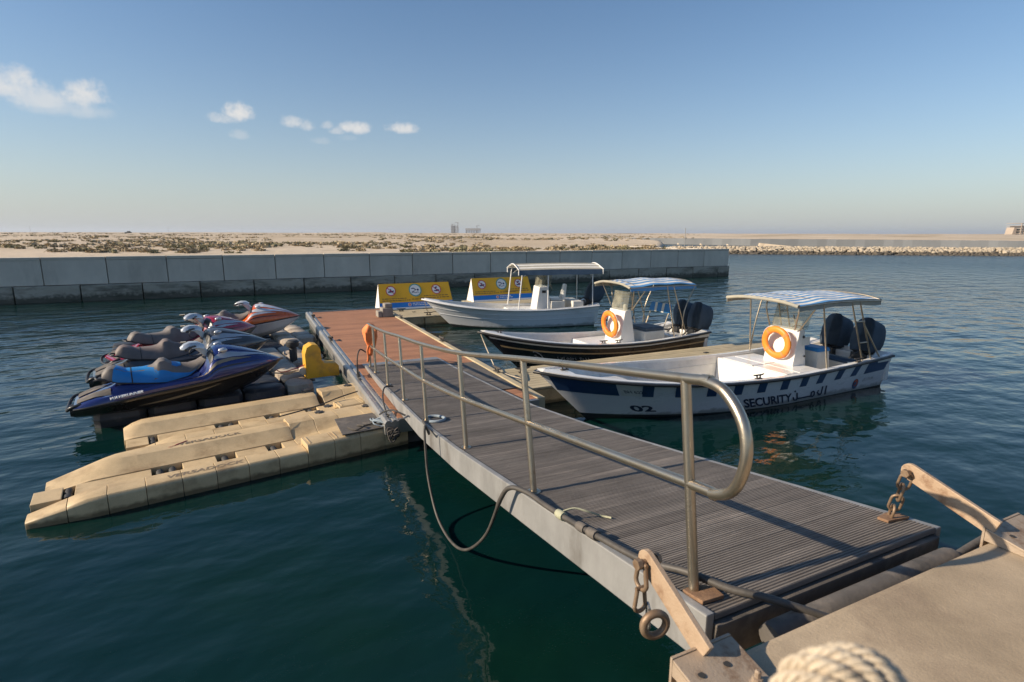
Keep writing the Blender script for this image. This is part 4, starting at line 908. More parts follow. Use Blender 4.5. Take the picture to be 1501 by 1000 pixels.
    if insert:
        for tab in (((-1.06, .25, .9), (-1.0, .15, 4.0), (-.90, .12, 4.0), (-.80, .1, 4.0)), ((-.78, .1, 4.0), (-.56, .1, 4.0), (-.47, .1, 3.1), (-.42, .1, 1.8), (-.2, .1, 1.55), (.02, .2, 1.25), (.16, .55, .75)), ((-.21, 2.9, 4.0), (-.13, 2.6, 4.0), (-.06, 3.0, 4.0))):
            for sgn in (-1, 1):
                vs = []; nx = 18
                for i in range(nx + 1):
                    x = lerp(tab[0][0], tab[-1][0], i / nx); lo = interp([(q[0], q[1]) for q in tab], x); hi = interp([(q[0], q[2]) for q in tab], x); half = seat_ring(x)[5:][::-1]
                    for k in range(6):
                        u = lerp(lo, hi, k / 5); i0 = min(3, int(u)); fr = u - i0
                        vs.append((x, sgn * (lerp(half[i0][1], half[i0 + 1][1], fr) + .004), lerp(half[i0][2], half[i0 + 1][2], fr) + .005))
                    vs.append((x, 0 if hi > 3.98 else vs[-1][1], vs[-1][2]))
                MB().add(vs, [(i * 7 + k, i * 7 + k + 1, (i + 1) * 7 + k + 1, (i + 1) * 7 + k) for i in range(nx) for k in range(6)]).build('seat_insert', insert, t, smooth=40)
    for sg in (-1, 1): MB().tube([(x, sg * (interp(SB, x) + .004), interp(ZB, x) + .012) for x in sx], .009, 6).build('seat_piping', 'black', t, smooth=60)
    MB().tube([seat_ring(-.79)[k] for k in range(10)], .007, 5).build('seat_seam', 'black', t)
    MB().tube(smooth_path([(-1.16, .16, .64), (-1.27, .13, .66), (-1.29, 0, .66), (-1.27, -.13, .66), (-1.16, -.16, .64)], 4), .016, 8).build('grab_handle', 'black', t, smooth=60)
    # steering stalk, pod, bars
    MB().loft([[(x - d, -w_, z), (x - d, w_, z), (x + d, w_ * .8, z + .03), (x + d, -w_ * .8, z + .03)] for x, z, w_, d in ((.40, .80, .08, .06), (.32, .90, .075, .06), (.24, .98, .075, .06))]).build('steering_stalk', silver, t, bevel=.012)
    MB().loft([[(x, -w_, z - h), (x, -w_ * .7, z + h), (x, w_ * .7, z + h), (x, w_, z - h)] for x, z, w_, h in ((-.04, 1.00, .06, .02), (.02, 1.025, .11, .045), (.12, 1.05, .13, .055), (.24, 1.045, .13, .05), (.34, 1.0, .10, .04))]).build('steering_pod', silver, t, smooth=40, bevel=.01)
    for sgn in (-1, 1):
        MB().tube(smooth_path([(.2, sgn * .1, 1.03), (.16, sgn * .22, 1.055), (.08, sgn * .32, 1.05)], 3), .017, 8).build('handlebar', 'black', t, smooth=60)
        MB().tube([(.10, sgn * .29, 1.053), (.02, sgn * .42, 1.035)], .024, 8).build('grip', 'black', t, smooth=60)
        m = MB().lathe([(.01, -.08), (.045, -.06), (.06, 0), (.045, .05), (.01, .07)], (0, 0, 0), 'x', 10); m.xf(Matrix.Translation((.60, sgn * .34, .955)) @ Matrix.Scale(.7, 4, (0, 0, 1))); m.build('mirror', silver, t, smooth=60)
    MB().tube(smooth_path([(.14, -.2, 1.04), (.08, -.24, .95), (.12, -.18, .87), (.3, -.1, .84)], 4), .006, 6).build('lanyard', 'black', t, smooth=60)
    if txt:
        v, f, w_, h = text_geo(txt, .085, .2, .006)
        def mp(a, b):
            x = -1.12 + a * .8; u = .7 + b / .085 * 1.0; half = D(x); i0 = int(u); fr = u - i0
            return (x, -(lerp(half[i0][0], half[i0 + 1][0], fr) + .008), lerp(half[i0][1], half[i0 + 1][1], fr) + .004)
        MB().add([mp(a, b) for a, b in v], f).build('lettering', 'sign_w', t)
    return t
make_ski('dark blue jet ski with grey and bright blue seat, nearest the tan docks', (-1.22, 11.14, .17), 9.5, 'ski_blue', 'ski_black', 'seat_grey', 'seat_blue', 'ski_blue', 'gold_dec', 'WAVERUNNER', .4)
make_ski('charcoal jet ski with plain brown grey seat, second behind the blue one', (-1.40, 13.2, .17), 12, 'ski_grey', 'ski_black', 'seat_brown', None, 'ski_grey', 'ski_silver', None, .4)
make_ski('red jet ski with grey seat, between the charcoal and orange ones', (-1.5, 14.95, .19), 24, 'ski_red', 'ski_grey', 'seat_grey', None, 'ski_red', 'ski_silver', None, .4)
make_ski('orange jet ski with white hull, farthest of the row', (-.45, 17.0, .22), -8, 'ski_orange', 'ski_white', 'seat_grey', None, 'ski_white', 'ski_white', None, 1)

# ------------------------------------------------------------------ tan finger pontoons
def finger(label, x0, x1, y0, y1, z, name='finger_pontoon'):
    t = thing(name, label, 'pontoon', (x0, y0, 0), 0, 'tan plank-top finger pontoons')
    wd = .155; n = int((y1 - y0) / wd); me = MB().box(0, x1 - x0, 0, wd - .012, z - .05, z).mesh('deck_strip', 'tan_deck', bevel=.006, seg=1)
    for i in range(n): link('deck_strip', me, t, (0, i * wd, random.uniform(-.002, .002)))
    x = 0
    while x < x1 - x0 - .3:
        MB().box(x + .01, min(x + 1.0, x1 - x0) - .01, .012, n * wd - .02, -.2, z - .054).build('float_block', 'tan', t, bevel=.03); x += 1.0
    for k in range(4):
        MB().box(-.06, .06, -.04, .04, 0, .014).build('coupling', 'rubber', t, loc=((x1 - x0) * (.25 + .2 * k), n * wd * (.5 if k % 2 else .62), z + .002))
    return t
f1 = finger('tan plank-top finger pontoon between the black boat and the security boat', 4.55, 12.75, 8.78, 10.38, .34)
f2 = finger('tan plank-top finger pontoon in front of the left warning sign', 4.40, 8.1, 18.55, 20.55, .32)
f3 = finger('tan finger pontoon carrying the right warning sign behind the white boat', 8.15, 12.4, 20.45, 22.4, .32)
for k, (x, y, z, lab) in enumerate(((5.6, 18.75, .325, 'on the finger pontoon by the white boat bow'), (4.95, 9.9, .345, 'on the finger pontoon by the black boat'), (4.95, 20.1, .325, 'below the left warning sign'), (8.2, 8.95, .345, 'on the finger pontoon beside the security boat'))):
    o = link('dock_cleat', CLEAT, None, (x, y, z), (0, 0, 1.5)); tag(o, 'dark dock cleat ' + lab, 'cleat', 'dock cleats on the tan fingers')

# ------------------------------------------------------------------ A-frame signs
def sign(label, loc, Lx, h):
    t = thing('warning_sign', label, 'sign', loc, 0, 'yellow and blue A-frame warning signs')
    d = .42; th = math.atan2(d, h); ins = .12
    def fp(x, v, o=0.0):   # front panel coordinates: v from 0 bottom to 1 top, o = proud offset
        xi = x + 0 * v; return (lerp(x, .06 + x * (Lx - .14) / Lx, v), -d * (1 - v) - o * math.cos(th), h * v + o * math.sin(th))
    def strip(v0, v1, mat, nm, x0=0, x1=None, o=0.0):
        x1 = Lx if x1 is None else x1
        MB().add([fp(x0, v0, o), fp(x1, v0, o), fp(x1, v1, o), fp(x0, v1, o), fp(x0, v0, o - .015), fp(x1, v0, o - .015), fp(x1, v1, o - .015), fp(x0, v1, o - .015)], [(0, 1, 2, 3), (7, 6, 5, 4), (0, 4, 5, 1), (1, 5, 6, 2), (2, 6, 7, 3), (3, 7, 4, 0)]).build(nm, mat, t)
    strip(.0, .07, 'sign_w', 'base_strip'); strip(.07, .262, 'sign_b', 'blue_band'); strip(.262, 1.0, 'sign_y', 'yellow_panel')
    MB().add([(0, -d, 0), (0, d, 0), (.06, 0, h), (.02, -d, 0), (.02, d, 0), (.08, 0, h)], [(0, 2, 1), (3, 4, 5), (0, 1, 4, 3), (1, 2, 5, 4), (2, 0, 3, 5)]).build('end_panel', 'sign_w', t)
    MB().add([(Lx - .02, -d + .02, 0), (Lx - .02, d, 0), (Lx - .1, 0, h - .01), (Lx - .04, -d + .02, 0), (Lx - .04, d, 0), (Lx - .12, 0, h - .01)], [(0, 2, 1), (3, 4, 5), (0, 1, 4, 3), (1, 2, 5, 4), (2, 0, 3, 5)]).build('end_panel', 'sign_w', t)
    MB().add([(0, d, 0), (Lx, d, 0), (Lx - .08, .012, h), (.06, .012, h), (0, d - .02, 0), (Lx, d - .02, 0), (Lx - .08, .006, h - .01), (.06, .006, h - .01)], [(0, 1, 2, 3), (7, 6, 5, 4), (0, 4, 5, 1), (1, 5, 6, 2), (2, 6, 7, 3), (3, 7, 4, 0)]).build('back_panel', 'sign_y', t)
    def disc(cx, cv, r, mat, nm, o, inner=0.0, n=28):
        vs = []
        for i in range(n):
            a = 2 * math.pi * i / n; vs.append(fp(cx + r * math.cos(a), cv + r * math.sin(a) / h * math.cos(th), o))
        if inner:
            for i in range(n):
                a = 2 * math.pi * i / n; vs.append(fp(cx + inner * math.cos(a), cv + inner * math.sin(a) / h * math.cos(th), o))
            fs = [(i, (i + 1) % n, n + (i + 1) % n, n + i) for i in range(n)]
        else: fs = [tuple(range(n))]
        MB().add(vs, fs).build(nm, mat, t)
    def poly(cx, cv, s, pts, mat, nm, o):
        MB().add([fp(cx + x * s, cv + y * s / h * math.cos(th), o) for x, y in pts], [tuple(range(len(pts)))]).build(nm, mat, t)
    def stroke(cx, cv, s, p, w_, mat, nm, o):
        (x0, y0), (x1, y1) = p; dx, dy = x1 - x0, y1 - y0; l = math.hypot(dx, dy); nx, ny = -dy / l * w_, dx / l * w_
        poly(cx, cv, s, [(x0 + nx, y0 + ny), (x0 - nx, y0 - ny), (x1 - nx, y1 - ny), (x1 + nx, y1 + ny)], mat, nm, o)
    a, b, c = Lx * .165, Lx * .5, Lx * .80
    for cx, r, ring in ((a, .2, 'sign_red'), (b, .26, 'sign_green'), (c, .2, 'sign_red')):
        cv = .72; disc(cx, cv, r, 'sign_w', 'symbol_disc', .004); disc(cx, cv, r, ring, 'symbol_ring', .007, r * .84)
    # speed boat
    poly(a, .715, .15, [(-.8, -.1), (.9, .15), (.6, -.35), (-.7, -.45)], 'sign_ink', 'boat_symbol', .007); poly(a, .72, .15, [(-.2, .02), (.25, .1), (.05, .5), (-.1, .5)], 'sign_ink', 'boat_symbol', .0075)
    stroke(a, .72, .17, ((-.75, .7), (.75, -.7)), .09, 'sign_red', 'symbol_bar', .009)
    # swimmer
    disc(b + .11, .73, .042, 'sign_ink', 'swimmer_head', .007, 0, 12)
    poly(b, .72, .19, [(-.85, .45), (-.3, .5), (.25, .12), (.05, -.02), (-.32, .28), (-.82, .28)], 'sign_ink', 'swimmer_body', .0072); poly(b, .72, .19, [(.1, -.05), (.3, .1), (-.3, -.32), (-.8, -.45), (-.75, -.3)], 'sign_ink', 'swimmer_body', .0076)
    poly(b, .62, .19, [(-.8, .05), (-.4, .15), (0, .0), (.4, .15), (.8, .05), (.8, -.05), (.4, .04), (0, -.1), (-.4, .04), (-.8, -.05)], 'sign_ink', 'wave_symbol', .007)
    # jet ski rider
    poly(c, .70, .15, [(-.8, -.2), (-.2, -.1), (.3, .15), (.9, -.05), (.7, -.4), (-.6, -.45)], 'sign_ink', 'jetski_symbol', .007); poly(c, .73, .15, [(-.45, -.05), (-.05, 0), (.1, .35), (.35, .3), (.4, .42), (.05, .55), (-.3, .5)], 'sign_ink', 'rider_symbol', .0074); disc(c + .02, .81, .025, 'sign_ink', 'rider_head', .0076, 0, 10)
    stroke(c, .72, .17, ((-.75, .7), (.75, -.7)), .09, 'sign_red', 'symbol_bar', .009)
    # small print lines, too far to read
    rnd = random.Random(8)
    for (x0, x1, v) in ((.12, 1.05, .40), (.12, 1.25, .325), (1.3, 2.0, .35), (Lx - 1.15, Lx - .2, .46), (Lx - 1.3, Lx - .2, .38)):
        x = x0; m = MB()
        while x < x1:
            l = rnd.uniform(.04, .16); m.add([fp(x, v, .006), fp(x + l, v, .006), fp(x + l, v + .035, .006), fp(x, v + .035, .006)], [(0, 1, 2, 3)]); x += l + .03
        m.build('small_print', 'sign_txt', t)
    disc(Lx * .40, .165, .07, 'sign_w', 'emblem', .004, 0, 16); disc(Lx * .40, .165, .05, 'sign_red', 'emblem', .006, .02, 16)
    for v in (.19, .125):
        x = Lx * .44; m = MB()
        while x < Lx * .62: l = rnd.uniform(.03, .12); m.add([fp(x, v, .005), fp(x + l, v, .005), fp(x + l, v + .03, .005), fp(x, v + .03, .005)], [(0, 1, 2, 3)]); x += l + .025
        m.build('small_print', 'sign_w', t)
sign('yellow and blue A-frame warning sign beside the pontoon corner, left of the pair', (4.25, 21.0, .33), 2.95, .95)
sign('yellow and blue A-frame warning sign behind the white boat, right of the pair', (8.4, 21.9, .33), 2.85, .97)

# ------------------------------------------------------------------ boats
class Boat:
    def __init__(s, L, hb, zb, zm, zs):
        s.L, s.hb, s.zb, s.zm, s.zs = L, hb, zb, zm, zs
    def u(s, a): return max(0, (a - .42) / .58)
    def sheer(s, a):
        u = s.u(a); g = (.93 + .07 * min(1, a / .42)) * (1 - u ** 2.5) ** .78 if u < 1 else 0
        z = s.zm + (s.zb - s.zm) * max(0, (a - .3) / .7) ** 2.3 + (s.zs - s.zm) * max(0, (.35 - a) / .35) ** 1.6
        return Vector((s.L * a, s.hb * g, z))
    def chine(s, a):
        u = s.u(a); g = (.93 + .07 * min(1, a / .42)) * max(0, 1 - u ** 1.9)
        return Vector(((s.L - .95) * a + .16 * (1 - a), s.hb * .90 * g, -.04 + .10 * u ** 3))
    def keel(s, a): return Vector(((s.L - 1.15) * a + .22 * (1 - a), 0, -.3 + .14 * s.u(a) ** 4))
    def side(s, a, t, off=0.0):     # t: 0 sheer .. 1 chine
        p, q = s.sheer(a), s.chine(a); v = p.lerp(q, t); v.y -= .05 * s.hb * s.u(a) ** .6 * 4 * t * (1 - t) * (1 - s.u(a) ** 6)
        if off:
            e = .004; p1, p2 = s.side(min(1, a + e), t), s.side(max(0, a - e), t); q1, q2 = s.side(a, min(1, t + .02)), s.side(a, max(0, t - .02))
            n = (p1 - p2).cross(q1 - q2).normalized()
            if n.y < 0: n = -n
            v = v + n * off
        return v
    def inner(s, a, k):             # k: 0 at the sheer .. 1 at the floor, always inside the outer skin
        p, q = s.sheer(a), s.chine(a); z = lerp(p.z, s.floor, k); t = min(1, (p.z - z) / max(.05, p.z - q.z)); o = s.side(a, t)
        y = max(0, o.y - .075 - .05 * s.u(a) * k); return Vector((o.x - .10 * s.u(a) ** 3, y, z))
AS = [0, .04, .1, .18, .26, .34, .42, .5, .58, .65, .71, .77, .82, .865, .9, .93, .955, .975, .99, 1.0]
def boat_shell(t, B, hullmat, rail, capmat='white', linermat='liner', bottom='antifoul'):
    B.floor = .04
    T = [0, .08, .2, .35, .5, .65, .8, .92]
    def half(sg):
        m = MB(); rings = [[(v.x, sg * v.y, v.z) for v in (B.side(a, q) for q in T)] for a in AS]; m.loft(rings, closed=False); return m
    m = half(1); n = half(-1); m.add(n.v, n.f)
    tr = [B.side(0, q) for q in T]; m.add([(v.x, v.y, v.z) for v in tr] + [(v.x, -v.y, v.z) for v in reversed(tr)], [tuple(range(2 * len(tr)))])
    m.build('hull', hullmat, t, smooth=50)
    m = MB(); TT = [.92, 1.0]
    for sg in (1, -1): m.loft([[(v.x, sg * v.y, v.z) for v in [B.side(a, .92), B.side(a, 1.0), B.keel(a)]] for a in AS], closed=False)
    m.build('hull_bottom', bottom, t, smooth=50)
    # gunwale cap
    m = MB()
    for sg in (1, -1): m.loft([[(p.x + .0, sg * (p.y + .012), p.z + .02), (q.x, sg * q.y, q.z + .025), (q.x, sg * max(0, q.y - .012), q.z - .03), (p.x, sg * (p.y + .005), p.z - .03)] for p, q in ((B.sheer(a), B.inner(a, 0)) for a in AS[:-1])], closed=True)
    m.build('gunwale', capmat, t, smooth=40)
    r = [(p.x, p.y + .022, p.z - .02) for p in (B.sheer(a) for a in AS[:-1])]; tip = B.sheer(1); r = r + [(tip.x + .03, 0, tip.z - .02)] + [(x, -y, z) for x, y, z in reversed(r)]
    MB().tube(r, .026, 8).build('rub_rail', rail, t, smooth=60)
    # inner skin and floor
    m = MB(); a0 = .06; AI = [a0] + [a for a in AS if .06 < a < .97]
    for sg in (1, -1): m.loft([[(v.x, sg * v.y, v.z) for v in (B.inner(a, k) for k in (0, .3, .65, 1))] for a in AI], closed=False)
    m.build('inner_skin', linermat, t, smooth=50)
    m = MB(); m.loft([[(v.x, v.y, B.floor), (v.x, -v.y, B.floor)] for v in (B.inner(a, 1) for a in AI)], closed=False); m.build('floor', linermat, t)
    # side stringer line inside
    for sg in (1, -1):
        p = [(v.x, sg * (v.y - .004), v.z) for v in (B.inner(a, .32) for a in AI if a < .92)]; MB().tube(p, .008, 5).build('stringer', linermat, t)
def deck_plane(t, B, a0, a1, dz, mat, nm, crown=.02, thick=.05):
    al = [a0 + (a1 - a0) * i / 8 for i in range(9)]; m = MB(); rings = []
    for a in al:
        v0 = B.inner(a, 0); v = B.inner(a, -dz / max(.2, v0.z - B.floor)) if dz < 0 else v0; y = max(.01, v.y + .008); z = v0.z + dz; rings.append([(v.x, y, z), (v.x, y * .5, z + crown), (v.x, -y * .5, z + crown), (v.x, -y, z), (v.x, -y, z - thick), (v.x, y, z - thick)])
    m.loft(rings); return m.build(nm, mat, t, smooth=40)
def decal(t, B, a0, a1, t0, t1, slant, mat, nm='stripe', off=.004, sides=(1,), n=None):
    n = n or max(2, int((a0 - a1) * 40)); 
    for sg in sides:
        vs = []
        for i in range(n + 1):
            for q in (0, .5, 1):
                a = lerp(a0, a1, i / n) + slant * (q - .6); v = B.side(min(.999, a), lerp(t0, t1, q), off); vs.append((v.x, sg * v.y, v.z))
        MB().add(vs, [(i * 3 + k, i * 3 + k + 1, (i + 1) * 3 + k + 1, (i + 1) * 3 + k) for i in range(n) for k in range(2)]).build(nm, mat, t)
def hull_text(t, B, body, a0, tb, height, mat, shear=.0, bold=.0, stretch=1.0, geo=None, rise=0.0, nm='lettering', sg=1):
    v, f, w_, h = geo or text_geo(body, 1, shear, bold)
    side_h = (B.side(a0, 0) - B.side(a0, 1)).length; k = height / h; vs = []
    for x, y in v:
        a = a0 - x * k * stretch / B.L; tt = tb - (y * k + rise * x * k) / side_h; q = B.side(a, tt, .007); vs.append((q.x, sg * q.y, q.z))
    MB().add(vs, f).build(nm, mat, t); return a0 - w_ * k * stretch / B.L
def strokes(lines, wd):        # lines: list of polylines -> flat ribbons as (v, f, w, h)
    v, f = [], []
    for ln in lines:
        for (x0, y0), (x1, y1) in zip(ln, ln[1:]):
            dx, dy = x1 - x0, y1 - y0; l = math.hypot(dx, dy) or 1; nx, ny = -dy / l * wd, dx / l * wd; ex, ey = dx / l * wd * .5, dy / l * wd * .5
            o = len(v); v += [(x0 - ex + nx, y0 - ey + ny), (x0 - ex - nx, y0 - ey - ny), (x1 + ex - nx, y1 + ey - ny), (x1 + ex + nx, y1 + ey + ny)]; f.append((o, o + 1, o + 2, o + 3))
    w_ = max(p[0] for p in v); h = max(p[1] for p in v); return v, f, w_, h
def faded_print(n, seed):       # worn print whose letters can no longer be read: broken letter-sized strokes
    rnd = random.Random(seed); ln = []; x = 0
    for i in range(n):
        if rnd.random() < .15: x += .5; continue
        ln.append([(x, 0), (x + .12, rnd.uniform(.6, 1.0))])
        if rnd.random() < .7: y = rnd.choice((.05, .5, .9)); ln.append([(x + .05, y), (x + .45, y + .03)])
        if rnd.random() < .6: ln.append([(x + .42, rnd.uniform(0, .3)), (x + .5, rnd.uniform(.6, 1.0))])
        x += .72
    return strokes(ln, .07)
def outboard(t, x, y, z, cover, tilt=0, s=1.0, nm='outboard_motor'):
    o = bpy.data.objects.new(nm, None); COL.objects.link(o); o.parent = t; o.location = (x, y, z); o.rotation_euler = (0, R(tilt), 0); o.scale = (s, s, s)
    prof = [(.0, .16, .18, 0), (.06, .26, .24, .0), (.22, .30, .27, -.02), (.42, .31, .265, -.05), (.60, .29, .235, -.08), (.70, .25, .20, -.08), (.745, .19, .15, -.07)]
    rings = []
    for h, lx, ly, dx in prof:
        rings.append([(dx + lx * math.copysign(abs(math.cos(a)) ** .42, math.cos(a)), ly * math.copysign(abs(math.sin(a)) ** .42, math.sin(a)), .12 + h + .012 * math.sin(3 * a + h * 9) + h * .10 * math.cos(a)) for a in [2 * math.pi * j / 20 for j in range(24)]])
    MB().loft(rings).build('cowling_cover', cover, o, smooth=42)
    MB().tube([(dx_ * 1.03 - .02, dy_ * 1.03, .16) for dx_, dy_ in [(.25 * math.copysign(abs(math.cos(a)) ** .42, math.cos(a)), .235 * math.copysign(abs(math.sin(a)) ** .42, math.sin(a))) for a in [2 * math.pi * j / 24 for j in range(24)]]], .014, 6, closed=True).build('cover_cord', 'black', o)
    MB().loft([[(-.02 - lx, -ly, h), (-.02 + lx, -ly, h), (-.02 + lx, ly, h), (-.02 - lx, ly, h)] for h, lx, ly in ((.14, .14, .13), (-.3, .11, .07), (-.75, .10, .05))]).build('leg', 'black', o, bevel=.02)
    MB().box(.08, .26, -.16, .16, -.28, .12).build('clamp_bracket', 'black', o, bevel=.02)
    MB().tube(smooth_path([(.2, .12, .1), (.35, .1, .18), (.5, .05, .05), (.6, 0, -.1)], 4), .025, 6).build('cable_hose', 'black', o, smooth=60)
    return o
def console(t, x, hw, zf, zt, lean=.12, deep=.46, mat='white'):
    m = MB().hexa([(x - deep, -hw, zf), (x + .04, -hw, zf), (x + .04, hw, zf), (x - deep, hw, zf), (x - deep + .2, -hw, zt + .02), (x - lean, -hw, zt), (x - lean, hw, zt), (x - deep + .2, hw, zt + .02)])
    m.build('console', mat, t, bevel=.02)
    m = MB().hexa([(x - deep - .02, -hw, zf), (x - deep - .001, -hw, zf), (x - deep - .001, hw, zf), (x - deep - .02, hw, zf), (x - deep - .12, -hw * .95, zf + .5), (x - deep + .10, -hw * .95, zf + .5), (x - deep + .1, hw * .95, zf + .5), (x - deep - .12, hw * .95, zf + .5)])
    # steering wheel
    c = Vector((x - deep + .02, -.08 * 0 + .05, zt - .12)); ring = [(c.x - .1 * math.sin(a) * .35, c.y + .17 * math.cos(a), c.z + .16 * math.sin(a)) for a in [2 * math.pi * i / 20 for i in range(20)]]
    MB().tube(ring, .013, 6, closed=True).build('steering_wheel', 'black', t, smooth=60)
    MB().tube([c, (c.x + .12, c.y, c.z - .05)], .03, 8).build('steering_hub', 'black', t)
def windshield(t, x, hw, z0, z1, lean, wrap=.28):
    pts = [(x - wrap, hw), (x - .06, hw), (x, hw * .8), (x, -hw * .8), (x - .06, -hw), (x - wrap, -hw)]; m = MB()
    r0 = [(a, b, z0) for a, b in pts]; r1 = [(a - lean * .6, b * .96, z1 - (.12 if i in (0, 5) else 0)) for i, (a, b) in enumerate(pts)]
    m.loft([r0, r1], closed=False); m.build('windshield', 'acrylic', t)
    return r1
def life_ring(label, loc, rz, tilt, s=1.0):
    t = thing('life_ring', label, 'life ring', loc, rz, 'orange life rings on the consoles'); t.rotation_euler = (0, R(tilt), R(rz)); t.scale = (s, s, s)
    ring = [(0, .285 * math.cos(a), .285 * math.sin(a)) for a in [2 * math.pi * i / 40 for i in range(40)]]
    m = MB().tube(ring, .072, 14, closed=True); m.xf(Matrix.Scale(.72, 4, (1, 0, 0))); m.build('ring_body', 'orange', t, smooth=70)
    gl = []
    for i in range(48):
        a = 2 * math.pi * i / 48; rr = .372 - .03 * abs(math.cos(2 * a)) ** 3 + .0; gl.append((.005, rr * math.cos(a), rr * math.sin(a)))
    MB().tube(gl, .006, 6, closed=True).build('grab_line', 'sign_w', t, smooth=60)
    for k in range(4):
        a = math.pi / 4 + k * math.pi / 2 + .1; c = Vector((0, .285 * math.cos(a), .285 * math.sin(a))); tn = Vector((0, -math.sin(a), math.cos(a)))
        m = MB().tube([c - tn * .025, c + tn * .025], .078, 14); m.xf(Matrix.Translation(c) @ Matrix.Scale(.74, 4, (1, 0, 0)) @ Matrix.Translation(-c)); m.build('band', 'vest', t, smooth=60)
def canopy_striped(t, x0, x1, hw, z, dz0, mats, n=15, name='canopy_stripe', sag=.10, valance=.13):
    # stripes run along the boat; x0 front edge, x1 back edge (x0 > x1 because the bow is +x)
    for i in range(n):
        y0, y1 = -hw + 2 * hw * i / n, -hw + 2 * hw * (i + 1) / n; rings = []
        for k in range(13):
            u = k / 12; x = lerp(x0, x1, u)
            def zz(y): return z + sag * (1 - (y / hw) ** 2) + dz0 * (1 - u) + .05 * math.sin(math.pi * u) + .012 * math.sin(u * 16 + y * 3)
            rings.append([(x, y0, zz(y0)), (x, y1, zz(y1)), (x, y1, zz(y1) - .012), (x, y0, zz(y0) - .012)])
        MB().loft(rings).build(name, mats[i % len(mats)], t)
def canopy_frame(t, legs, r=.016, mat='steel'):
    for pts in legs: MB().tube(smooth_path(pts, 4) if len(pts) > 2 else pts, r, 8).build('frame_tube', mat, t, smooth=60)

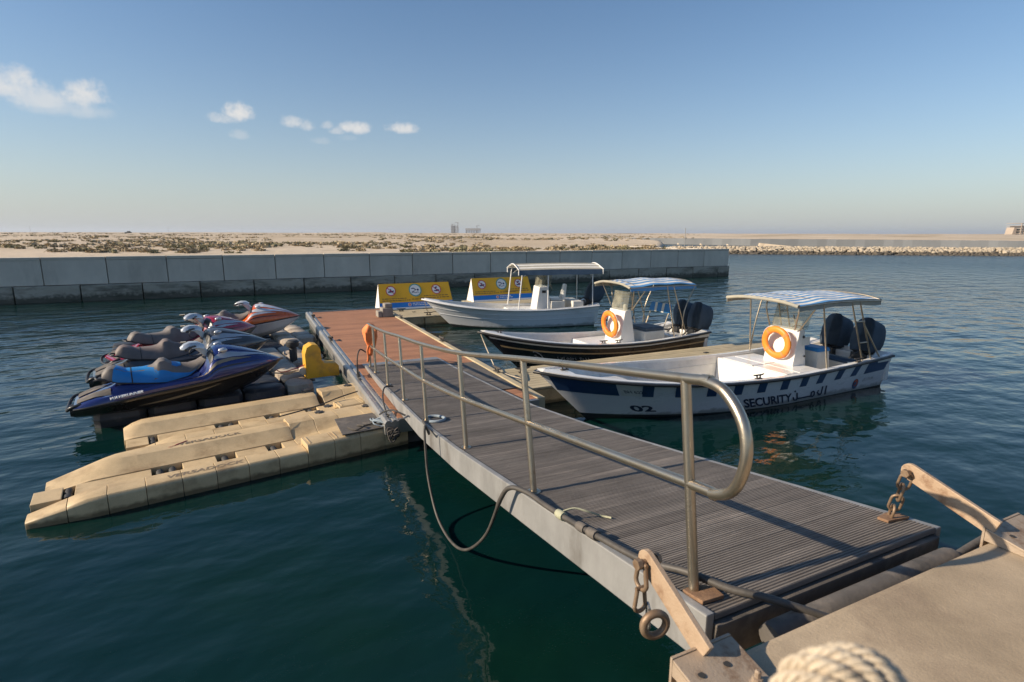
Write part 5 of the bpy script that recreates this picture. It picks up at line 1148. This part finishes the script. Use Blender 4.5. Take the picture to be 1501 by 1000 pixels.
def security_boat():
    B = Boat(8.1, 1.02, .98, .56, .68)
    t = thing('patrol_boat', 'white and blue security patrol boat under a blue striped canopy, nearest the camera', 'boat', (12.2, 7.72, 0), 180)
    boat_shell(t, B, 'whitehull', 'black', bottom='antifoul')
    # blue bow panel, slanted flashes, stern panel
    decal(t, B, .992, .865, .03, .40, .012, 'navy', 'bow_panel'); decal(t, B, .812, .786, .06, .40, .018, 'navy')
    for a in (.735, .655, .582, .51, .435, .365, .302, .229, .163): decal(t, B, a, a - .026, .07, .40, .016, 'navy')
    decal(t, B, .105, .012, .06, .42, .012, 'navy', 'stern_panel')
    for sg in (-1,): decal(t, B, .99, .815, .03, .40, .012, 'navy', 'bow_panel', sides=(-1,))
    decal(t, B, .860, .816, .07, .39, .016, 'plate_txt', 'number_plate', off=.005)
    hull_text(t, B, 'BH 6225', .852, .31, .095, 'letter', 0, .008, .86)
    hull_text(t, B, '02', .868, .83, .205, 'letter', .0, .03, 1.75)
    hull_text(t, B, 'SECURITY', .566, .86, .24, 'letter', .12, .028, .92)
    ar = strokes([[(0, .35), (.02, .1), (.12, 0), (.3, 0), (.4, .12), (.42, .78)], [(.46, .12), (1.9, .12)], [(1.9, .05), (2.0, .55), (2.18, .62), (2.3, .5), (2.28, .2), (2.1, .02), (1.95, .1)],
                  [(2.75, .1), (2.95, .06), (3.1, .2), (3.2, .95)], [(2.62, .42), (2.74, .22), (2.95, .1)], [(2.68, .55), (2.78, .55)], [(3.55, 0), (3.62, .95)], [(.2, 1.0), (.28, 1.05)]], .085)
    hull_text(t, B, '', .397, .84, .24, 'letter', geo=ar, stretch=1.42)
    # round crest and small print towards the stern
    m = MB(); c0 = .118; pts = []
    def disc(a0, tt, r, mat, off, nm='crest'):
        vs = []
        for i in range(20):
            g = 2 * math.pi * i / 20; q = B.side(a0 + r * math.cos(g) / B.L, tt + r * math.sin(g) / .62, off); vs.append((q.x, q.y, q.z))
        MB().add(vs, [tuple(range(20))]).build(nm, mat, t)
    disc(.135, .70, .105, 'navy', .006); disc(.135, .66, .07, 'ski_orange', .008); disc(.137, .68, .045, 'navy', .010)
    hull_text(t, B, '', .105, .66, .07, 'lettergrey', stretch=.95, geo=faded_print(9, 4), nm='small_print')
    # interior
    deck_plane(t, B, .93, .995, -.0, 'white', 'foredeck'); 
    deck_plane(t, B, .78, .90, -.20, 'white', 'bow_locker')
    # raised deck box ahead of the console
    v = B.inner(.58, 0); v2 = B.inner(.30, 0)
    m = MB(); rings = []
    for a in (.385, .36, .34, .32, .30, .28, .25):
        q = B.inner(a, .12); rings.append([(q.x + 0, q.y - .01, .53), (q.x, -q.y + .01, .53), (q.x + (.10 if a == .385 else 0), -q.y * .93 + .01, .045), (q.x + (.10 if a == .385 else 0), q.y * .93 - .01, .045)])
    m.loft(rings); m.build('deck_box', 'white', t, bevel=.012)
    for (x0, x1, y0, y1) in ((2.38, 2.70, -.80, -.02), (2.38, 2.70, .02, .80), (2.73, 3.06, -.79, -.02), (2.73, 3.06, .02, .79)):
        MB().box(x0, x1, y0, y1, .532, .548).build('hatch_lid', 'white', t, bevel=.008)
    console(t, 2.35, .36, .535 - .3, 1.27)
    w1 = windshield(t, 2.26, .35, 1.27, 1.80, .22)
    MB().tube([(2.26 - .13, .35, 1.80), (2.15, .3, 1.81), (2.12, -.3, 1.81), (2.26 - .13, -.35, 1.80)], .011, 6).build('windshield_rail', 'steel', t)
    MB().box(1.95, 2.10, -.362, -.34, .86, .95).build('switch_panel', 'black', t)
    MB().lathe([(.03, 0), (.03, .012)], (2.10, .362, 1.13), 'y', 10).build('light_fitting', 'black', t); MB().lathe([(.022, 0), (.022, .01)], (2.02, .364, .72), 'y', 10).build('latch', 'black', t)
    MB().box(1.9, 2.13, .362, .366, .95, 1.12).build('instruction_sticker', 'plate_txt', t)
    # seat box with blue cushion, stern thwart, engine well
    MB().hexa([(1.28, -.45, .15), (1.72, -.45, .15), (1.72, .45, .15), (1.28, .45, .15), (1.32, -.42, .78), (1.68, -.42, .78), (1.68, .42, .78), (1.32, .42, .78)]).build('seat_box', 'liner', t, bevel=.015)
    MB().hexa([(1.30, -.44, .782), (1.70, -.44, .782), (1.70, .44, .782), (1.30, .44, .782), (1.33, -.41, .86), (1.67, -.41, .86), (1.67, .41, .86), (1.33, .41, .86)]).build('seat_cushion', 'cushion', t, bevel=.02)
    MB().box(.5, .95, -.85, .85, .15, .50).build('stern_bench', 'liner', t, bevel=.015); MB().box(.5, .95, -.84, .84, .502, .54).build('bench_cushion', 'cushion_n', t, bevel=.015)
    MB().box(.04, .16, -.93, .93, .12, .60).build('transom', 'white', t, bevel=.02)
    for sg in (1, -1): MB().hexa([(.02, sg * .6, .55), (.5, sg * .75, .55), (.5, sg * .96, .55), (.02, sg * .94, .55), (.02, sg * .6, .715), (.5, sg * .8, .61), (.5, sg * .96, .61), (.02, sg * .95, .735)]).build('quarter_deck', 'white', t, bevel=.015)
    outboard(t, .05, -.36, .50, 'cover', -6, .95); outboard(t, .05, .36, .50, 'cover', -6, .95)
    # canopy: blue and white stripes, bows and legs
    c = bpy.data.objects.new('canopy', None); COL.objects.link(c); c.parent = t
    cx0, cx1, hw = 3.0, .52, .86
    canopy_striped(c, cx0, cx1, hw, 1.88, -.02, ['canvas_b', 'canvas_w'], 21, sag=.065)
    for sg in (1, -1):
        m = MB(); m.loft([[(lerp(cx0, cx1, u), sg * hw, 1.885 - .02 * (1 - u) + .05 * math.sin(math.pi * u)), (lerp(cx0, cx1, u), sg * (hw + .012), 1.76 + .045 * math.sin(math.pi * u) + .01 * math.sin(u * 20)), (lerp(cx0, cx1, u), sg * (hw - .0), 1.76 + .045 * math.sin(math.pi * u) + .01 * math.sin(u * 20))] for u in [i / 12 for i in range(13)]]); m.build('canopy_valance', 'canvas_g', c)
    MB().tube(smooth_path([(cx0 + .01, -hw, 1.86), (cx0 + .02, -.4, 1.925), (cx0 + .02, .4, 1.925), (cx0 + .01, hw, 1.86)], 4), .035, 8).build('rolled_edge', 'canvas_g', c, smooth=60)
    fr = []
    for sg in (1, -1):
        yb = .93
        fr += [[(2.3, sg * hw, 1.86), (2.1, sg * yb, .6)], [(1.92, sg * hw, 1.86), (2.05, sg * .9, 1.2), (2.1, sg * yb, .6)] if sg < 0 else [(2.45, sg * hw, 1.86), (2.3, sg * .4, 1.28)],
               [(1.45, sg * hw, 1.86), (1.0, sg * yb, .62)], [(1.2, sg * hw, 1.86), (.72, sg * yb, .63)], [(.62, sg * hw, 1.84), (.32, sg * (yb - .03), .70)] if 0 else [(.9, sg * (hw - .04), 1.35), (.45, sg * yb, .68)]]
        fr += [[(cx0, sg * hw, 1.85), (1.8, sg * hw, 1.89), (cx1, sg * hw, 1.85)]]
        fr += [[(1.28, sg * .885, 1.46), (1.02, sg * .885, 1.46)], [(1.13, sg * .91, 1.02), (.9, sg * .91, 1.02)]]
    fr += [[(x, -hw, 1.87), (x, -.4, 1.945), (x, .4, 1.945), (x, hw, 1.87)] for x in (2.3, 1.3, cx1)]
    fr += [[(2.3, .3, 1.28), (2.75, .7, 1.84)], [(2.3, -.3, 1.28), (2.4, -.35, 1.7), (2.3, -.35, 1.93)]]
    canopy_frame(c, fr, .016)
    # cleats, bow eye
    for x, y in ((7.55, 0), (4.0, .94), (1.15, .95)):
        o = link('cleat', CLEAT, t, (x, y, B.sheer(x / B.L).z + .02 + (.02 if y == 0 else 0)), (0, 0, 1.57), (.8, .8, .8))
    MB().tube([(7.42 + .02 * math.cos(a) * 2, 0, .42 + .04 * math.sin(a)) for a in [i * .7 for i in range(9)]], .008, 6).build('bow_eye', 'steel', t)
    MB().box(4.95, 5.25, -.25, .1, .142, .23).build('battery_box', 'black', t, bevel=.02)
    MB().lathe([(.03, .14), (.05, .2), (.03, .3)], (5.3, .35, 0), 'z', 8).build('pump', 'liner', t)
    life_ring('orange life ring on the console of the security patrol boat', (12.2 - 2.37 - .065, 7.72, .98), 0, -6, .98)
    return t
security_boat()

def black_boat():
    B = Boat(6.25, .88, 1.0, .55, .66)
    t = thing('motor_boat', 'black hulled open boat with gold stripe under a blue striped canopy', 'boat', (10.85, 11.42, 0), 180, 'moored open boats')
    boat_shell(t, B, 'navyhull', 'black', capmat='white', bottom='antifoul')
    decal(t, B, .985, .0, .10, .15, 0, 'whitehull', 'white_stripe', n=36); decal(t, B, .975, .005, .33, .385, 0, 'gold', 'gold_stripe', n=36)
    # crest and faded lettering
    def disc(a0, tt, r, mat, off, inner=0, nm='crest', rng=20):
        vs = []
        for i in range(20):
            g = 2 * math.pi * i / 20; q = B.side(a0 + r * math.cos(g) / B.L, tt + r * math.sin(g) / .7, off); vs.append((q.x, q.y, q.z))
        f = [tuple(range(20))]
        if inner:
            for i in range(20):
                g = 2 * math.pi * i / 20; q = B.side(a0 + inner * math.cos(g + .4) / B.L, tt + inner * math.sin(g) / .7 - .02, off); vs.append((q.x, q.y, q.z))
            f = [(i, (i + 1) % 20, 20 + (i + 1) % 20, 20 + i) for i in range(rng)]
        MB().add(vs, f).build(nm, mat, t)
    disc(.855, .52, .10, 'lettergrey', .006, .065, rng=17)
    hull_text(t, B, '', .79, .62, .11, 'lettergrey', geo=faded_print(13, 1), nm='small_print'); hull_text(t, B, '', .76, .74, .05, 'lettergrey', geo=faded_print(20, 2), nm='small_print')
    disc(.44, .66, .14, 'buoy', .006); disc(.44, .70, .05, 'orange', .008)
    deck_plane(t, B, .92, .995, 0, 'white', 'foredeck'); deck_plane(t, B, .76, .88, -.22, 'white', 'bow_locker')
    m = MB(); rings = []
    for a in (.54, .48, .42, .36, .30): q = B.inner(a, .2); rings.append([(q.x, q.y - .01, .46), (q.x, -q.y + .01, .46), (q.x + (.14 if a == .54 else 0), -q.y * .93 + .01, .15), (q.x + (.14 if a == .54 else 0), q.y * .93 - .01, .15)])
    MB().loft(rings).build('deck_box', 'white', t, bevel=.012)
    console(t, 2.55, .33, .3, 1.28, deep=.5)
    windshield(t, 2.42, .32, 1.28, 1.76, .12)
    MB().lathe([(.05, 0), (.05, .12), (.03, .14)], (2.3, -.05 + .2, 1.29), 'z', 10).build('compass', 'liner', t)
    MB().box(1.2, 1.85, -.42, .42, .15, .72).build('seat_box', 'liner', t, bevel=.015); MB().box(1.22, 1.83, -.42, .42, .722, .82).build('seat_cushion', 'cushion_n', t, bevel=.03)
    bk = MB().hexa([(1.0, -.42, 1.15), (1.08, -.42, 1.15), (1.08, .42, 1.15), (1.0, .42, 1.15), (.95, -.36, 1.38), (1.03, -.36, 1.38), (1.03, .36, 1.38), (.95, .36, 1.38)]); bk.build('backrest', 'cushion', t, bevel=.03)
    for y in (-.14, .14): MB().hexa([(.995, y - .045, 1.145), (1.085, y - .045, 1.145), (1.085, y + .045, 1.145), (.995, y + .045, 1.145), (.945, y - .045, 1.385), (1.035, y - .045, 1.385), (1.035, y + .045, 1.385), (.945, y + .045, 1.385)]).build('backrest_band', 'canvas_w', t)
    for y in (-.36, .36): MB().tube([(1.22, y, .72), (1.03, y, 1.2)], .014, 6).build('backrest_stay', 'steel', t)
    MB().box(.05, .17, -.8, .8, .12, .58).build('transom', 'white', t, bevel=.02); MB().box(.3, .8, -.72, .72, .14, .5).build('stern_bench', 'white', t, bevel=.02)
    for sg in (1, -1): MB().hexa([(.02, sg * .55, .52), (.45, sg * .62, .52), (.45, sg * .82, .52), (.02, sg * .82, .52), (.02, sg * .55, .69), (.45, sg * .66, .60), (.45, sg * .82, .6), (.02, sg * .82, .70)]).build('quarter_deck', 'white', t, bevel=.015)
    outboard(t, -.05, -.30, .52, 'cover', -4, .92); outboard(t, -.05, .30, .52, 'cover', -4, .92)
    c = bpy.data.objects.new('canopy', None); COL.objects.link(c); c.parent = t
    cx0, cx1, hw = 2.62, .55, .76
    canopy_striped(c, cx0, cx1, hw, 1.93, -.02, ['canvas_b', 'canvas_w'], 13, sag=.08)
    for sg in (1, -1):
        m = MB(); m.loft([[(lerp(cx0, cx1, u), sg * hw, 1.92), (lerp(cx0, cx1, u), sg * (hw + .01), 1.82 + .01 * math.sin(u * 17)), (lerp(cx0, cx1, u), sg * (hw - .002), 1.82 + .01 * math.sin(u * 17))] for u in [i / 12 for i in range(13)]]); m.build('canopy_valance', 'canvas_b' if sg > 0 else 'canvas_g', c)
    MB().tube(smooth_path([(cx0 + .01, -hw, 1.90), (cx0 + .02, -.35, 1.985), (cx0 + .02, .35, 1.985), (cx0 + .01, hw, 1.90)], 4), .032, 8).build('rolled_edge', 'canvas_g', c, smooth=60)
    fr = []
    for sg in (1, -1):
        yb = .79
        fr += [[(2.45, sg * hw * .9, 1.93), (2.3, sg * .42, 1.3)], [(2.1, sg * hw, 1.92), (2.28, sg * .4, 1.3)], [(1.5, sg * hw, 1.92), (1.2, sg * yb, .6)], [(1.3, sg * hw, 1.92), (.8, sg * yb, .62)], [(.58, sg * hw, 1.9), (.9, sg * (hw + .01), 1.25), (.95, sg * yb, .62)], [(cx0, sg * hw, 1.9), (1.6, sg * hw, 1.915), (cx1, sg * hw, 1.9)]]
    fr += [[(x, -hw, 1.9), (x, -.35, 2.0), (x, .35, 2.0), (x, hw, 1.9)] for x in (2.4, 1.4, cx1)]
    canopy_frame(c, fr, .014)
    for x, y in ((5.75, 0), (2.9, .74), (3.35, .76)): link('cleat', CLEAT, t, (x, y, B.sheer(x / B.L).z + .02), (0, 0, 1.57), (.7, .7, .7))
    life_ring('orange life ring on the console of the black hulled boat', (10.85 - 2.60 - .05, 11.42, .92), 0, -5, .98)
    tip = Vector((10.85 - 6.22, 11.42, .93))
    p = [tip, tip + Vector((.05, -.15, -.25)), tip + Vector((-.02, -.6, -.42)), (4.45, 10.2, .44), (4.30, 9.75, .52)]
    o = MB().tube(smooth_path(p, 6), .011, 6).build('bow_line', 'rope', None, smooth=60); tag(o, 'pale bow line from the black boat to the pontoon cleat', 'rope')
black_boat()

def white_boat():
    B = Boat(6.1, .86, 1.02, .62, .72)
    t = thing('motor_boat', 'plain white open boat with a square framed canopy, farthest of the three', 'boat', (11.15, 16.75, 0), 180 - 11.2, 'moored open boats')
    boat_shell(t, B, 'whitehull', 'whitehull', capmat='white')
    decal(t, B, .97, .01, .42, .455, 0, 'float_grey', 'hull_crease', n=30, off=.002) if 0 else None
    for q in (.28, .52): 
        p = [tuple(B.side(a, q, .004)) for a in AS[:-1]]; MB().tube(p, .010, 5).build('hull_strake', 'whitehull', t, smooth=60)
    deck_plane(t, B, .92, .995, 0, 'white', 'foredeck')
    m = MB(); rings = []
    for a in (.52, .46, .40, .34): q = B.inner(a, .2); rings.append([(q.x, q.y - .01, .56), (q.x, -q.y + .01, .56), (q.x + (.1 if a == .52 else 0), -q.y * .93 + .01, .15), (q.x + (.1 if a == .52 else 0), q.y * .93 - .01, .15)])
    MB().loft(rings).build('deck_box', 'white', t, bevel=.012)
    console(t, 2.2, .36, .3, 1.36, deep=.62); windshield(t, 2.07, .34, 1.36, 1.92, .10, .4)
    MB().box(1.85, 1.99, .362, .38, 1.15, 1.24).build('switch_panel', 'black', t)
    MB().box(1.15, 1.65, -.4, .4, .15, .85).build('seat_box', 'liner', t, bevel=.015)
    MB().hexa([(1.06, -.2, .85), (1.2, -.2, .85), (1.2, .2, .85), (1.06, .2, .85), (.98, -.13, 1.42), (1.06, -.13, 1.42), (1.06, .13, 1.42), (.98, .13, 1.42)]).build('backrest', 'white', t, bevel=.04)
    MB().box(1.2, 1.62, -.2, .2, .852, .95).build('seat_cushion', 'white', t, bevel=.03)
    MB().box(.5, .9, -.55, .55, .15, .85).build('cool_box', 'liner', t, bevel=.03)
    MB().box(.05, .17, -.78, .78, .12, .64).build('transom', 'white', t, bevel=.02)
    for sg in (1, -1): MB().hexa([(.02, sg * .5, .56), (.6, sg * .6, .56), (.6, sg * .80, .56), (.02, sg * .8, .56), (.02, sg * .5, .78), (.6, sg * .64, .66), (.6, sg * .8, .66), (.02, sg * .8, .79)]).build('quarter_deck', 'white', t, bevel=.015)
    outboard(t, .02, 0, .64, 'cover', -16, 1.0)
    c = bpy.data.objects.new('canopy', None); COL.objects.link(c); c.parent = t
    cx0, cx1, hw = 2.95, -.1, .80
    # ridge roof: two slopes, ribs of white tube
    z0 = 1.98
    def roof(u, y): return z0 + .17 * (1 - abs(y) / hw) ** .9 + .02 * math.sin(u * math.pi)
    for i in range(10):
        y0, y1 = -hw + 2 * hw * i / 10, -hw + 2 * hw * (i + 1) / 10
        rings = [[(lerp(cx0, cx1, u), y0, roof(u, y0)), (lerp(cx0, cx1, u), y1, roof(u, y1)), (lerp(cx0, cx1, u), y1, roof(u, y1) - .012), (lerp(cx0, cx1, u), y0, roof(u, y0) - .012)] for u in [k / 8 for k in range(9)]]
        MB().loft(rings).build('canopy_stripe', 'canvas_g' if i % 2 else 'canvas_w', c)
    for sg in (1, -1): MB().loft([[(lerp(cx0, cx1, u), sg * hw, z0), (lerp(cx0, cx1, u), sg * (hw + .015), z0 - .17 + .012 * math.sin(u * 15)), (lerp(cx0, cx1, u), sg * (hw - .002), z0 - .17 + .012 * math.sin(u * 15))] for u in [i / 12 for i in range(13)]]).build('canopy_valance', 'canvas_navy', c)
    fr = []
    for x in (cx0, cx1): fr += [[(x, -hw, z0 - .17), (x, -hw, z0 - .02), (x, -hw * .98, z0 + .01), (x, 0, z0 + .18), (x, hw * .98, z0 + .01), (x, hw, z0 - .02), (x, hw, z0 - .17)]]
    for sg in (1, -1):
        for x, xb in ((2.8, 2.95), (.28, .25)):
            fr += [[(x, sg * .76, z0), (xb, sg * .78, B.sheer(xb / 6.1).z)]]
        fr += [[(2.75, sg * .76, z0 - .2), (2.5, sg * .76, z0)], [(.32, sg * .76, z0 - .2), (.57, sg * .76, z0)], [(1.9, sg * .78, .66), (1.9, sg * .78, z0)] if sg > 0 else [(cx0, -.77, z0), (cx1, -.77, z0)]]
    canopy_frame(c, fr, .020, 'white')
    for x in (2.4, 4.2): MB().lathe([(.02, 0), (.02, .02)], (x, .80, .25), 'y', 8).build('drain_fitting', 'white', t)
    tip = t.matrix_basis @ Vector((6.05, 0, .95))
    o = MB().tube(smooth_path([tip, tip + Vector((.1, .1, -.3)), (5.62, 18.76, .40)], 5), .010, 6).build('bow_line', 'rope', None, smooth=60); tag(o, 'pale bow line from the white boat to the finger pontoon cleat', 'rope')
white_boat()
o = MB().tube(smooth_path([(4.30, 9.75, .5), (4.5, 9.5, .42), (4.62, 9.3, .40), (4.75, 9.4, .38), (4.9, 9.85, .40)], 5), .012, 6).build('tie_line', 'rope', None, smooth=60); tag(o, 'pale line tied from the pontoon kerb to the finger pontoon cleat', 'rope')

# ------------------------------------------------------------------ dusty air
def haze():
    m = bpy.data.materials.new('haze'); m.use_nodes = True; t = m.node_tree
    t.nodes.remove(t.nodes['Principled BSDF']); v = N(t, 'ShaderNodeVolumePrincipled'); v.inputs['Color'].default_value = (.80, .88, 1.0, 1); v.inputs['Density'].default_value = .00015
    v.inputs['Anisotropy'].default_value = .2
    t.links.new(v.outputs[0], t.nodes['Material Output'].inputs['Volume'])
    o = MB().box(-9100, 9100, -9100, 9100, -4.2, 42).build('haze', m); o['kind'] = 'stuff'; o['label'] = 'pale dusty air over the basin and the desert shore'; o['category'] = 'haze'
haze()
